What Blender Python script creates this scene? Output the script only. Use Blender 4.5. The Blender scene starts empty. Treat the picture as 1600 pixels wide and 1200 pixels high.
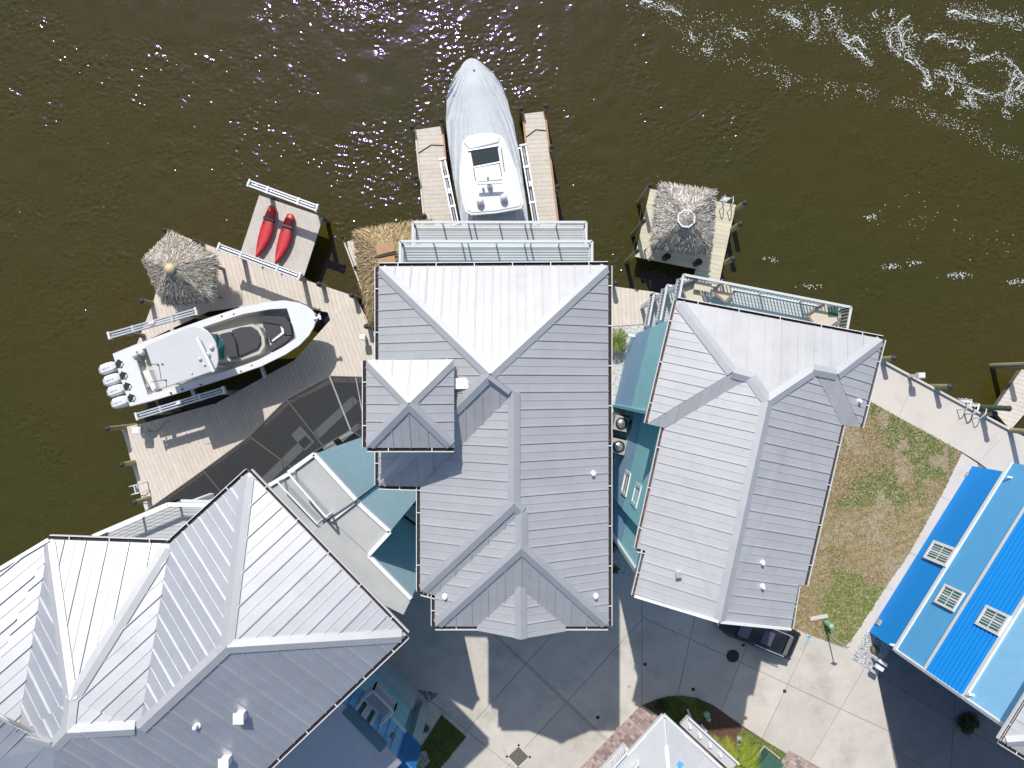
import bpy, bmesh, math, random
from mathutils import Vector, Matrix
random.seed(7)
sc = bpy.context.scene
COL = sc.collection
R = math.radians
# ------------------------------------------------------------------ camera, world, sun, exposure
HC = 42.0            # drone height above the paving
FP = 1110.0          # focal length in photo pixels (1600 wide)
cam = bpy.data.cameras.new('camera'); cam.sensor_fit = 'HORIZONTAL'; cam.sensor_width = 36.0
cam.lens = 36.0 * FP / 1600.0; cam.clip_start = 0.1; cam.clip_end = 3000
camo = bpy.data.objects.new('camera', cam); COL.objects.link(camo)
camo.location = (0, 0, HC); camo.rotation_euler = (0, 0, 0); sc.camera = camo
SX, SY = -0.173, 0.775                                   # horizontal travel towards the sun per metre of height
SUN = Vector((SX, SY, 1)).normalized()
w = bpy.data.worlds.new('World'); sc.world = w; w.use_nodes = True
wn = w.node_tree.nodes; wl = w.node_tree.links
sky = wn.new('ShaderNodeTexSky'); sky.sky_type = 'NISHITA'; sky.sun_disc = False
sky.sun_elevation = math.asin(SUN.z); sky.sun_rotation = math.atan2(SUN.x, SUN.y)
sky.air_density = 1.0; sky.dust_density = 1.6; sky.ozone_density = 1.2
wl.new(sky.outputs['Color'], wn['Background'].inputs['Color']); wn['Background'].inputs['Strength'].default_value = 0.10
sl = bpy.data.lights.new('sun', 'SUN'); sl.energy = 3.6; sl.angle = R(0.53); sl.color = (1.0, 0.955, 0.885)
so = bpy.data.objects.new('sun', sl); COL.objects.link(so)
so.rotation_euler = (-SUN).to_track_quat('-Z', 'Y').to_euler(); so.location = (0, 0, 80)
vs = sc.view_settings; vs.view_transform = 'Standard'; vs.look = 'None'; vs.gamma = 1.0; vs.exposure = 0.28
vs.use_curve_mapping = False
sc.render.engine = 'CYCLES'; sc.cycles.use_denoising = True; sc.cycles.max_bounces = 6
sc.cycles.transparent_max_bounces = 8

# ------------------------------------------------------------------ helpers
def W(px, py, z=0.0):
    """photo pixel + height -> world point"""
    k = (HC - z) / FP
    return Vector(((px - 800) * k, (600 - py) * k, z))

def S(h):
    """sRGB 0-255 triple -> linear"""
    return tuple((c / 255 / 12.92) if c / 255 <= 0.04045 else ((c / 255 + 0.055) / 1.055) ** 2.4 for c in h)

class NT:
    def __init__(s, m):
        m.use_nodes = True; s.m = m; s.n = m.node_tree.nodes; s.l = m.node_tree.links
        s.b = s.n['Principled BSDF']; s.out = s.n['Material Output']
    def new(s, t, **k):
        n = s.n.new(t)
        for a, v in k.items():
            if a in n.inputs.keys() if isinstance(a, str) else False: n.inputs[a].default_value = v
            else: setattr(n, a, v)
        return n
    def link(s, a, b): s.l.new(a, b)

def mat(name, col, rough=0.6, metal=0.0, var=0.0, vscale=1.5, rnd=0.0, bump=0.0, bscale=20.0, spec=0.5,
        spots=None, sscale=3.0, coat=0.0, stretch=(1, 1, 1)):
    """procedural paint/metal/wood: noise variation, per-object tint, fine relief, optional stain colour"""
    m = bpy.data.materials.new(name); t = NT(m); b = t.b
    b.inputs['Roughness'].default_value = rough; b.inputs['Metallic'].default_value = metal
    b.inputs['Specular IOR Level'].default_value = spec
    if coat: b.inputs['Coat Weight'].default_value = coat; b.inputs['Coat Roughness'].default_value = 0.08
    tc = t.new('ShaderNodeTexCoord'); mp = t.new('ShaderNodeMapping'); mp.inputs['Scale'].default_value = stretch
    t.link(tc.outputs['Object'], mp.inputs['Vector'])
    c = t.new('ShaderNodeRGB'); c.outputs[0].default_value = (*col, 1); src = c.outputs[0]
    if var:
        nz = t.new('ShaderNodeTexNoise'); nz.inputs['Scale'].default_value = vscale; nz.inputs['Detail'].default_value = 6; nz.inputs['Roughness'].default_value = 0.65
        t.link(mp.outputs[0], nz.inputs['Vector'])
        mr = t.new('ShaderNodeMapRange'); mr.inputs['From Min'].default_value = 0.3; mr.inputs['From Max'].default_value = 0.7
        mr.inputs['To Min'].default_value = 1 - var; mr.inputs['To Max'].default_value = 1 + var
        t.link(nz.outputs['Fac'], mr.inputs['Value'])
        mx = t.new('ShaderNodeMix', data_type='RGBA', blend_type='MULTIPLY'); mx.inputs['Factor'].default_value = 1
        t.link(src, mx.inputs['A']); t.link(mr.outputs[0], mx.inputs['B']); src = mx.outputs['Result']
    if rnd:
        oi = t.new('ShaderNodeObjectInfo'); mr = t.new('ShaderNodeMapRange')
        mr.inputs['To Min'].default_value = 1 - rnd; mr.inputs['To Max'].default_value = 1 + rnd
        t.link(oi.outputs['Random'], mr.inputs['Value'])
        mx = t.new('ShaderNodeMix', data_type='RGBA', blend_type='MULTIPLY'); mx.inputs['Factor'].default_value = 1
        t.link(src, mx.inputs['A']); t.link(mr.outputs[0], mx.inputs['B']); src = mx.outputs['Result']
    if spots:
        nz = t.new('ShaderNodeTexNoise'); nz.inputs['Scale'].default_value = sscale; nz.inputs['Detail'].default_value = 8; nz.inputs['Roughness'].default_value = 0.7
        t.link(mp.outputs[0], nz.inputs['Vector'])
        mr = t.new('ShaderNodeMapRange'); mr.inputs['From Min'].default_value = 0.52; mr.inputs['From Max'].default_value = 0.72
        mr.inputs['To Max'].default_value = spots[3] if len(spots) > 3 else 0.5
        t.link(nz.outputs['Fac'], mr.inputs['Value'])
        mx = t.new('ShaderNodeMix', data_type='RGBA'); t.link(mr.outputs[0], mx.inputs['Factor'])
        t.link(src, mx.inputs['A']); mx.inputs['B'].default_value = (*spots[:3], 1); src = mx.outputs['Result']
    t.link(src, b.inputs['Base Color'])
    if bump:
        nz = t.new('ShaderNodeTexNoise'); nz.inputs['Scale'].default_value = bscale; nz.inputs['Detail'].default_value = 5
        t.link(mp.outputs[0], nz.inputs['Vector'])
        bp = t.new('ShaderNodeBump'); bp.inputs['Strength'].default_value = bump; bp.inputs['Distance'].default_value = 0.05
        t.link(nz.outputs['Fac'], bp.inputs['Height']); t.link(bp.outputs[0], b.inputs['Normal'])
    return m

class MB:
    def __init__(s): s.v = []; s.f = []
    def pts(s, vs): i = len(s.v); s.v += [Vector(p) for p in vs]; return i
    def face(s, vs): i = s.pts(vs); s.f.append(list(range(i, i + len(vs)))); return s
    def prism(s, poly, z0, z1):
        """poly: points (x,y[,z]); vertical extrusion z0..z1"""
        n = len(poly); a = s.pts([(p[0], p[1], z0) for p in poly]); b = s.pts([(p[0], p[1], z1) for p in poly])
        s.f.append(list(range(a, a + n))); s.f.append(list(range(b, b + n)))
        for k in range(n): s.f.append([a + k, a + (k + 1) % n, b + (k + 1) % n, b + k])
        return s
    def slab(s, poly, nrm, t):
        """poly extruded by t along -nrm"""
        n = len(poly); a = s.pts(poly); b = s.pts([Vector(p) - nrm * t for p in poly])
        s.f.append(list(range(a, a + n))); s.f.append(list(range(b, b + n)))
        for k in range(n): s.f.append([a + k, a + (k + 1) % n, b + (k + 1) % n, b + k])
        return s
    def bar(s, a, b, wd, ht, up=Vector((0, 0, 1))):
        """box from a to b, wd wide, ht tall, centred on the line"""
        a = Vector(a); b = Vector(b); d = (b - a).normalized()
        x = d.cross(up)
        if x.length < 1e-4: x = d.cross(Vector((0, 1, 0)))
        x.normalize(); y = x.cross(d).normalized()
        c = [(-1, -1), (1, -1), (1, 1), (-1, 1)]
        i = s.pts([a + x * wd / 2 * p + y * ht / 2 * q for p, q in c]); j = s.pts([b + x * wd / 2 * p + y * ht / 2 * q for p, q in c])
        s.f += [[i, i + 1, i + 2, i + 3], [j, j + 1, j + 2, j + 3]]
        for k in range(4): s.f.append([i + k, i + (k + 1) % 4, j + (k + 1) % 4, j + k])
        return s
    def tube(s, path, rad, n=8, cap=True):
        path = [Vector(p) for p in path]; rad = rad if isinstance(rad, (list, tuple)) else [rad] * len(path)
        rings = []
        for k, p in enumerate(path):
            d = (path[min(k + 1, len(path) - 1)] - path[max(k - 1, 0)]).normalized()
            x = d.cross(Vector((0, 0, 1)))
            if x.length < 1e-3: x = Vector((1, 0, 0))
            x.normalize(); y = d.cross(x).normalized()
            rings.append(s.pts([p + (x * math.cos(2 * math.pi * q / n) + y * math.sin(2 * math.pi * q / n)) * rad[k] for q in range(n)]))
        for a, b in zip(rings, rings[1:]):
            for q in range(n): s.f.append([a + q, a + (q + 1) % n, b + (q + 1) % n, b + q])
        if cap:
            s.f.append(list(range(rings[0], rings[0] + n))); s.f.append(list(range(rings[-1], rings[-1] + n)))
        return s
    def lathe(s, c, prof, n=16):
        """prof: (r,z) list around the vertical axis at c"""
        c = Vector(c)
        return s.tube_rings([[c + Vector((r * math.cos(2 * math.pi * q / n), r * math.sin(2 * math.pi * q / n), z)) for q in range(n)] for r, z in prof])
    def tube_rings(s, rings, closed=True, cap=True):
        ids = [s.pts(r) for r in rings]; n = len(rings[0])
        for a, b in zip(ids, ids[1:]):
            for q in range(n if closed else n - 1): s.f.append([a + q, a + (q + 1) % n, b + (q + 1) % n, b + q])
        if cap and closed: s.f.append(list(range(ids[0], ids[0] + n))); s.f.append(list(range(ids[-1], ids[-1] + n)))
        return s
    def build(s, name, m, parent=None, smooth=False, recalc=True, bevel=0):
        me = bpy.data.meshes.new(name); me.from_pydata([tuple(v) for v in s.v], [], s.f)
        if recalc or bevel:
            bm = bmesh.new(); bm.from_mesh(me)
            if bevel:
                bmesh.ops.remove_doubles(bm, verts=bm.verts, dist=1e-4)
                bmesh.ops.recalc_face_normals(bm, faces=bm.faces)
                es = [e for e in bm.edges if len(e.link_faces) == 2 and e.calc_face_angle(0) > 0.5]
                bmesh.ops.bevel(bm, geom=es, offset=bevel, segments=2, affect='EDGES', profile=0.6)
            bmesh.ops.recalc_face_normals(bm, faces=bm.faces); bm.to_mesh(me); bm.free()
        if smooth:
            me.polygons.foreach_set('use_smooth', [True] * len(me.polygons))
        for q in (m if isinstance(m, (list, tuple)) else [m]): me.materials.append(q)
        o = bpy.data.objects.new(name, me); COL.objects.link(o)
        if parent is not None: par(o, parent)
        return o

BASE = {}
def par(o, p):
    o.parent = p
    if p.name in BASE: o.matrix_parent_inverse = Matrix.Translation(-BASE[p.name])
def thing(name, loc, label, cat, group=None):
    o = bpy.data.objects.new(name, None); COL.objects.link(o); o.location = loc; o.empty_display_size = 0.3
    BASE[o.name] = Vector(loc); tag(o, label, cat, group); return o
def tag(o, label, cat, group=None):
    o['label'] = label; o['category'] = cat
    if group: o['group'] = group
    return o
def struct(o): o['kind'] = 'structure'; return o
def stuff(o): o['kind'] = 'stuff'; return o

def clip2(poly, nx, ny, d):
    """keep nx*x+ny*y <= d"""
    out = []
    for k in range(len(poly)):
        a, b = poly[k], poly[(k + 1) % len(poly)]
        da = nx * a[0] + ny * a[1] - d; db = nx * b[0] + ny * b[1] - d
        if da <= 0: out.append(a)
        if (da < 0 < db) or (db < 0 < da):
            t = da / (da - db); out.append((a[0] + (b[0] - a[0]) * t, a[1] + (b[1] - a[1]) * t))
    return out
def area2(p): return 0.5 * abs(sum(p[k][0] * p[(k + 1) % len(p)][1] - p[(k + 1) % len(p)][0] * p[k][1] for k in range(len(p)))) if len(p) > 2 else 0
def clean2(p):
    q = []
    for a in p:
        if not q or (a[0] - q[-1][0]) ** 2 + (a[1] - q[-1][1]) ** 2 > 1e-6: q.append(a)
    if len(q) > 1 and (q[0][0] - q[-1][0]) ** 2 + (q[0][1] - q[-1][1]) ** 2 < 1e-6: q.pop()
    return q

class Face:
    def __init__(s, verts, eave):
        s.v = [Vector(p) for p in verts]; n = Vector((0, 0, 0))
        for k in range(len(s.v)): n += s.v[k].cross(s.v[(k + 1) % len(s.v)])
        s.n = n.normalized()
        if s.n.z < 0: s.n = -s.n
        s.c = sum(s.v, Vector()) / len(s.v)
        e = Vector(eave); s.u = (e - s.n * e.dot(s.n)).normalized(); s.w = s.n.cross(s.u).normalized()
    def to2(s, p): d = p - s.c; return (d.dot(s.u), d.dot(s.w))
    def to3(s, q, h=0): return s.c + s.u * q[0] + s.w * q[1] + s.n * h

def panels(face, sp, m, parent, phase=0.0, rib=0.03, name='roof_panel', gap=.003):
    p2 = [face.to2(p) for p in face.v]; lo = min(p[0] for p in p2); hi = max(p[0] for p in p2)
    k0 = math.floor((lo - phase) / sp); k = k0
    while phase + k * sp < hi:
        u0 = phase + k * sp; u1 = u0 + sp - (gap if k % 2 else gap * .5)
        q = clean2(clip2(clip2(p2, 1, 0, u1), -1, 0, -u0)); k += 1
        if area2(q) < 0.012: continue
        mb = MB(); mb.slab([face.to3(p, 0.03) for p in q], face.n, 0.025)
        r = clean2(clip2(clip2(p2, 1, 0, u0 + 0.022), -1, 0, -(u0 - 0.012)))
        if area2(r) > 0.004:
            h = rib * (1.25 if k % 2 else 0.45)
            mb.slab([face.to3(p, 0.03 + h) for p in r], face.n, h)
        mb.build(name, m, parent)

def cap(f1, f2, a, b, m, parent, wd=0.21, up=0.085):
    a = Vector(a); b = Vector(b); d = (b - a).normalized(); mb = MB(); nrm = (f1.n + f2.n).normalized(); a = a + d * (.16 if abs(b.z - a.z) > .3 and a.z < b.z else 0); b = b - d * (.16 if abs(b.z - a.z) > .3 and b.z < a.z else 0)
    rows = []
    for f in (f1, f2):
        p = f.n.cross(d).normalized()
        if p.dot(f.c - (a + b) / 2) < 0: p = -p
        rows.append(p)
    o = nrm * up
    A = [a + rows[0] * wd + f1.n * up, a + o * 1.35, a + rows[1] * wd + f2.n * up]
    B = [b + rows[0] * wd + f1.n * up, b + o * 1.35, b + rows[1] * wd + f2.n * up]
    lo = [-f1.n * 0.06, -nrm * 0.07, -f2.n * 0.06]
    A2 = [A[i] + lo[i] for i in range(3)]; B2 = [B[i] + lo[i] for i in range(3)]
    for i in (0, 1): mb.face([A[i], A[i + 1], B[i + 1], B[i]]); mb.face([A2[i], A2[i + 1], B2[i + 1], B2[i]])
    for i in (0, 2): mb.face([A[i], B[i], B2[i], A2[i]])
    mb.face(A + A2[::-1]); mb.face(B + B2[::-1])
    return mb.build('ridge_cap', m, parent)

def gutter(a, b, inward, parent, wd=0.17, straps=True, dark=None):
    """open trough along the eave a-b, just outside the roof edge"""
    a = Vector(a); b = Vector(b); i = Vector(inward); i.z = 0; i.normalize(); d = (b - a).normalized(); z = Vector((0, 0, 1))
    mb = MB(); o = -i
    mb.bar(a + o * (wd - .012) - z * .06, b + o * (wd - .012) - z * .06, .028, .14)
    mb.bar(a + o * wd * .5 - z * .14, b + o * wd * .5 - z * .14, wd, .02)
    g = mb.build('gutter', M['gutter'], parent)
    db = MB(); db.bar(a + o * (wd * .5 - .005) - z * .10, b + o * (wd * .5 - .005) - z * .10, wd - .05, .055)
    db.build('leaf_litter', dark or M['litter'], g)
    L = (b - a).length; n = max(1, int(L / 1.45))
    if straps:
        for k in range(n):
            p = a + d * L * (k + .5) / n
            MB().bar(p + z * .012, p + o * wd + z * .012, .035, .012).build('gutter_strap', M['gutter'], g)
    return g

def ray_vplane(px, py, a, b):
    """photo pixel hits the vertical plane through a,b"""
    a = Vector(a); b = Vector(b); n = Vector((-(b - a).y, (b - a).x, 0)); d = Vector(((px - 800) / FP, (600 - py) / FP, -1))
    t = (Vector((a.x, a.y, 0)).dot(n)) / (d.dot(n)); return Vector((d.x * t, d.y * t, HC - t))
def on_plane(px, py, face):
    d = Vector(((px - 800) / FP, (600 - py) / FP, -1)); o = Vector((0, 0, HC))
    t = (face.c - o).dot(face.n) / d.dot(face.n); return o + d * t
def pitched(e0, e1, pitch, inward):
    """plane rising from eave e0-e1"""
    e0 = Vector(e0); e1 = Vector(e1); d = (e1 - e0).normalized(); i = Vector((-d.y, d.x, 0))
    if i.dot(Vector(inward)) < 0: i = -i
    return Face([e0, e1, (e0 + e1) / 2 + i * 3 + Vector((0, 0, 3 * pitch))], d)
def offset_poly(pts, dist):
    """inset a simple polygon (world xy) by dist; negative grows"""
    A = sum(pts[k][0] * pts[(k + 1) % len(pts)][1] - pts[(k + 1) % len(pts)][0] * pts[k][1] for k in range(len(pts)))
    sg = 1 if A > 0 else -1; out = []; n = len(pts)
    for k in range(n):
        p0, p1, p2 = Vector(pts[k - 1][:2]), Vector(pts[k][:2]), Vector(pts[(k + 1) % n][:2])
        d1 = (p1 - p0).normalized(); d2 = (p2 - p1).normalized()
        n1 = Vector((-d1.y, d1.x)) * sg; n2 = Vector((-d2.y, d2.x)) * sg
        q = n1 + n2; c = max(.3, 1 + n1.dot(n2)); out.append(p1 + q * dist / c)
    return out

# ------------------------------------------------------------------ materials
M = {}
def roofmat(name, c, rough, metal, var=.05):
    m = mat(name, c, rough, metal, var=var, vscale=.9, rnd=.035, bump=.05, bscale=1.6, spots=(*[x * .72 for x in c], .35), sscale=1.1)
    return m
M['roof'] = roofmat('galvanised_roof', (.452, .46, .48), .52, .23)
M['roof_r'] = roofmat('pale_roof', (.475, .483, .50), .52, .25)
M['roof_l'] = roofmat('silver_roof', (.56, .57, .595), .44, .70)
M['cap'] = mat('roof_cap', (.47, .48, .50), .5, .4, var=.05)
M['gutter'] = mat('white_gutter', (.72, .73, .74), .4, .1)
M['litter'] = mat('leaf_litter', (.035, .027, .024), .95, var=.5, vscale=9)
M['litter2'] = mat('brown_litter', (.11, .075, .065), .95, var=.6, vscale=7, spots=(.25, .22, .2, .6), sscale=6)
M['white'] = mat('white_paint', (.76, .77, .78), .45, var=.03)
M['rail'] = mat('grey_white_rail', (.56, .58, .60), .45, var=.03)
M['teal'] = mat('teal_stucco', (.33, .64, .71), .85, var=.06, bump=.25, bscale=40)
M['teal_dk'] = mat('blue_stucco', (.29, .46, .65), .9, var=.1, vscale=3, bump=.4, bscale=30, spots=(.2, .38, .52, .4), sscale=2)
M['lblue'] = mat('light_blue_stucco', (.38, .555, .64), .85, var=.05, bump=.2, bscale=40)
M['paleb'] = mat('pale_wall', (.46, .52, .54), .8, var=.05)
M['blue1'] = mat('strong_blue_wall', (.0, .25, .74), .7, var=.03, bump=.1, bscale=30)
M['blue2'] = mat('sky_blue_wall', (.10, .40, .75), .8, var=.04, bump=.15, bscale=30)
M['blue3'] = mat('pale_sky_wall', (.27, .58, .86), .8, var=.05, bump=.15, bscale=30)
M['glass'] = mat('window_glass', (.02, .03, .035), .06, spec=.8)
M['glass_t'] = mat('teal_glass', (.03, .16, .17), .08, spec=.8)
M['deck'] = mat('composite_deck', (.60, .535, .47), .8, var=.07, vscale=2, rnd=.035, bump=.1, bscale=30, spots=(.50, .44, .385, .35), sscale=.6)
M['deck_w'] = mat('weathered_deck', (.56, .515, .46), .85, var=.08, vscale=3, rnd=.04, bump=.1, bscale=30)
M['deck_y'] = mat('cream_deck', (.55, .52, .41), .8, var=.08, vscale=2, rnd=.06, bump=.1, bscale=30)
M['deck_f'] = mat('dock_frame', (.13, .115, .10), .9, var=.3)
M['float'] = mat('float_deck', (.50, .465, .43), .8, var=.08, vscale=1.2, bump=.12, bscale=50, spots=(.33, .3, .28, .4), sscale=2)
M['balc'] = mat('balcony_board', (.46, .475, .49), .7, var=.06, rnd=.05)
M['conc'] = mat('driveway_concrete', (.53, .495, .44), .9, var=.10, vscale=.8, rnd=.05, bump=.12, bscale=40, spots=(.33, .30, .262, .75), sscale=.42)
M['conc2'] = mat('seawall_concrete', (.56, .515, .465), .9, var=.05, vscale=.6, rnd=.03, bump=.1, bscale=40, spots=(.40, .365, .33, .4), sscale=.8)
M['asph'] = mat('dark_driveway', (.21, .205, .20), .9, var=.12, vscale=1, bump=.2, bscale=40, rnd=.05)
M['joint'] = mat('joint_fill', (.16, .15, .135), .95, var=.3)
M['gravel'] = mat('white_gravel', (.56, .56, .55), .9, var=.25, vscale=14, rnd=.1)
M['mulch'] = mat('brown_mulch', (.115, .065, .045), .95, var=.5, vscale=9, bump=.8, bscale=18)
M['pile'] = mat('piling_wood', (.30, .27, .17), .9, var=.25, vscale=3, rnd=.15, bump=.4, bscale=12, stretch=(1, 1, .25))
M['pcap'] = mat('piling_cap', (.03, .035, .04), .6)
M['alu'] = mat('lift_aluminium', (.62, .65, .70), .38, .55, var=.06)
M['steel'] = mat('dark_steel', (.08, .085, .09), .5, .4)
M['gel'] = mat('gelcoat', (.68, .69, .70), .3, var=.02, coat=.5)
M['gel_top'] = mat('hardtop_gelcoat', (.53, .54, .56), .4, var=.03)
M['gel_g'] = mat('beige_nonskid', (.47, .45, .40), .75, var=.05, bump=.1, bscale=60)
M['cush'] = mat('charcoal_cushion', (.045, .045, .055), .75, var=.12, vscale=6)
M['hull'] = mat('green_black_hull', (.03, .04, .022), .25, coat=.3)
M['cover'] = mat('boat_cover', (.50, .53, .57), .75, var=.05, vscale=2, bump=.15, bscale=5)
M['thatch_core'] = mat('thatch_core', (.10, .085, .065), .95, var=.4, vscale=6)
M['wood'] = mat('brown_wood', (.40, .24, .13), .7, var=.12, vscale=4)
M['red'] = mat('red_kayak', (.50, .025, .032), .42, var=.12, vscale=3, spots=(.27, .045, .075, .8), sscale=2.2)
M['red2'] = mat('bright_red', (.68, .03, .025), .35)
M['black'] = mat('black_rubber', (.018, .018, .02), .5)
M['car'] = mat('car_black_paint', (.02, .021, .023), .28, .3, coat=.6)
M['carg'] = mat('car_grey_trim', (.10, .10, .105), .45, .4)
M['carglass'] = mat('car_glass', (.08, .08, .12), .05, spec=1)
M['green_box'] = mat('utility_green', (.05, .12, .09), .55, var=.1)
M['green_ped'] = mat('pale_green_plastic', (.25, .45, .30), .5, var=.08)
M['frame_bz'] = mat('bronze_frame', (.09, .085, .08), .5, .2)
M['frame_lt'] = mat('light_frame', (.30, .32, .31), .5)
M['brick'] = mat('pavers', (.36, .265, .245), .9, rnd=.22, var=.15, vscale=4, bump=.15, bscale=30)
M['iron'] = mat('cast_iron', (.035, .033, .032), .75, var=.3, vscale=10)
M['rust'] = mat('red_cover', (.28, .10, .08), .8)
M['acgrey'] = mat('ac_beige', (.40, .39, .355), .55, .1, var=.05)
M['fan'] = mat('fan_steel', (.55, .54, .50), .3, .8)
M['paintblue'] = mat('blue_marking', (.12, .38, .60), .8)
M['tan'] = mat('tan_cushion', (.55, .48, .38), .85, var=.05)
M['taupe'] = mat('taupe_frame', (.22, .18, .17), .7)
M['orange'] = mat('orange_hose', (.5, .28, .06), .6)
M['rope'] = mat('dark_rope', (.05, .05, .05), .9)
M['cream'] = mat('cream_knob', (.62, .48, .30), .6, var=.15, vscale=8)

def attr_mat(name, rough=.9, trans=0.0):
    m = bpy.data.materials.new(name); t = NT(m); a = t.new('ShaderNodeAttribute'); a.attribute_name = 'col'
    t.link(a.outputs['Color'], t.b.inputs['Base Color']); t.b.inputs['Roughness'].default_value = rough
    t.b.inputs['Specular IOR Level'].default_value = .2
    return m
M['attr'] = attr_mat('fibres'); M['leaf'] = attr_mat('leaves', .6)
def color_faces(o, cols):
    me = o.data; a = me.attributes.new('col', 'FLOAT_COLOR', 'FACE'); buf = []
    for c in cols: buf += [c[0], c[1], c[2], 1]
    a.data.foreach_set('color', buf)

# screen of the pool cage: fine dark mesh that lets part of the light through
def screen_mat():
    m = bpy.data.materials.new('insect_screen'); t = NT(m); b = t.b
    b.inputs['Base Color'].default_value = (.035, .035, .038, 1); b.inputs['Roughness'].default_value = .8; b.inputs['Alpha'].default_value = .5
    return m
M['screen'] = screen_mat()
from mathutils import noise as mn
def nz(x, y, s, o=0): return mn.noise(Vector((x * s + o, y * s - o, o * 1.7)))
# ------------------------------------------------------------------ water
WZ = -1.25
def water_mat():
    m = bpy.data.materials.new('brown_canal_water'); t = NT(m); b = t.b
    tc = t.new('ShaderNodeTexCoord')
    n1 = t.new('ShaderNodeTexNoise'); n1.inputs['Scale'].default_value = .045; n1.inputs['Detail'].default_value = 3; t.link(tc.outputs['Object'], n1.inputs['Vector'])
    cr = t.new('ShaderNodeValToRGB'); cr.color_ramp.elements[0].position = .34; cr.color_ramp.elements[1].position = .68
    cr.color_ramp.elements[0].color = (.042, .0425, .0075, 1); cr.color_ramp.elements[1].color = (.053, .0435, .0085, 1)
    t.link(n1.outputs['Fac'], cr.inputs['Fac'])
    n4 = t.new('ShaderNodeTexNoise'); n4.inputs['Scale'].default_value = 5.5; n4.inputs['Detail'].default_value = 6; n4.inputs['Roughness'].default_value = .75; t.link(tc.outputs['Object'], n4.inputs['Vector'])
    mr = t.new('ShaderNodeMapRange'); mr.inputs['From Min'].default_value = .3; mr.inputs['From Max'].default_value = .7; mr.inputs['To Min'].default_value = .82; mr.inputs['To Max'].default_value = 1.18
    t.link(n4.outputs['Fac'], mr.inputs['Value'])
    mx = t.new('ShaderNodeMix', data_type='RGBA', blend_type='MULTIPLY'); mx.inputs['Factor'].default_value = 1
    t.link(cr.outputs['Color'], mx.inputs['A']); t.link(mr.outputs[0], mx.inputs['B']); t.link(mx.outputs['Result'], b.inputs['Base Color'])
    b.inputs['Roughness'].default_value = .10; b.inputs['IOR'].default_value = 1.33; b.inputs['Specular IOR Level'].default_value = .7
    b.inputs['Specular Tint'].default_value = (.46, .30, 1.0, 1)
    return m
M['water'] = water_mat()
import numpy as np
def water_mesh(x0=-36.0, x1=36.0, y0=-14.0, y1=28.0, st=.085):
    """wind-rippled canal surface: small flat wavelet facets in gusty patches, calm water beyond"""
    rng = np.random.default_rng(11); nx = int((x1 - x0) / st); ny = int((y1 - y0) / st)
    X, Y = np.meshgrid(np.linspace(x0, x1, nx), np.linspace(y0, y1, ny)); jit = st * .28
    def smooth(cell, seed):
        g_ = np.random.default_rng(seed).normal(size=(int((y1 - y0) / cell) + 4, int((x1 - x0) / cell) + 4)); fx = (X - x0) / cell; fy = (Y - y0) / cell
        i = fx.astype(int); j = fy.astype(int); u = fx - i; v_ = fy - j; u = u * u * (3 - 2 * u); v_ = v_ * v_ * (3 - 2 * v_)
        return g_[j, i] * (1 - u) * (1 - v_) + g_[j, i + 1] * u * (1 - v_) + g_[j + 1, i] * (1 - u) * v_ + g_[j + 1, i + 1] * u * v_
    gust = .55 * smooth(5.5, 1) + .45 * smooth(2.0, 2) + .35 * smooth(.8, 3)
    amp = np.clip(.5 + .62 * gust, .10, 1.7)
    nr = rng.normal(size=X.shape); nr = (np.roll(nr, 1, 1) + nr + np.roll(nr, -1, 1)) / 3 ** .5        # crests run across the canal
    Z = WZ + amp * nr * .0150 + .012 * smooth(.75, 5)
    Xj = X + rng.uniform(-jit, jit, X.shape); Yj = Y + rng.uniform(-jit, jit, X.shape)
    edge = np.zeros(X.shape, bool); edge[0, :] = edge[-1, :] = edge[:, 0] = edge[:, -1] = True
    Xj[edge] = X[edge]; Yj[edge] = Y[edge]; Z[edge] = WZ
    co = np.stack([Xj, Yj, Z], -1).reshape(-1, 3)
    I = np.arange(nx * ny).reshape(ny, nx); a = I[:-1, :-1].ravel(); b = I[:-1, 1:].ravel(); c = I[1:, 1:].ravel(); d = I[1:, :-1].ravel()
    flip = rng.random(len(a)) < .5
    t1 = np.where(flip[:, None], np.stack([a, b, c], -1), np.stack([a, b, d], -1)); t2 = np.where(flip[:, None], np.stack([a, c, d], -1), np.stack([b, c, d], -1))
    tri = np.concatenate([t1, t2]); n0 = len(co); B = 900.0
    far = np.array([[x0, y0, WZ], [x1, y0, WZ], [x1, y1, WZ], [x0, y1, WZ], [-B, -B, WZ], [B, -B, WZ], [B, B, WZ], [-B, B, WZ]]); co = np.concatenate([co, far])
    q = [(4, 5, 1, 0), (5, 6, 2, 1), (6, 7, 3, 2), (7, 4, 0, 3)]; ft = []
    for w_ in q: ft += [(n0 + w_[0], n0 + w_[1], n0 + w_[2]), (n0 + w_[0], n0 + w_[2], n0 + w_[3])]
    tri = np.concatenate([tri, np.array(ft)]).astype(np.int32)
    me = bpy.data.meshes.new('canal_water'); me.vertices.add(len(co)); me.vertices.foreach_set('co', co.astype(np.float32).ravel())
    me.loops.add(tri.size); me.loops.foreach_set('vertex_index', tri.ravel()); me.polygons.add(len(tri)); me.polygons.foreach_set('loop_start', np.arange(0, tri.size, 3, dtype=np.int32)); me.polygons.foreach_set('loop_total', np.full(len(tri), 3, np.int32))
    me.update(calc_edges=True); me.materials.append(M['water']); o = bpy.data.objects.new('canal_water', me); COL.objects.link(o); return struct(o)
water_mesh()

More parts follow.
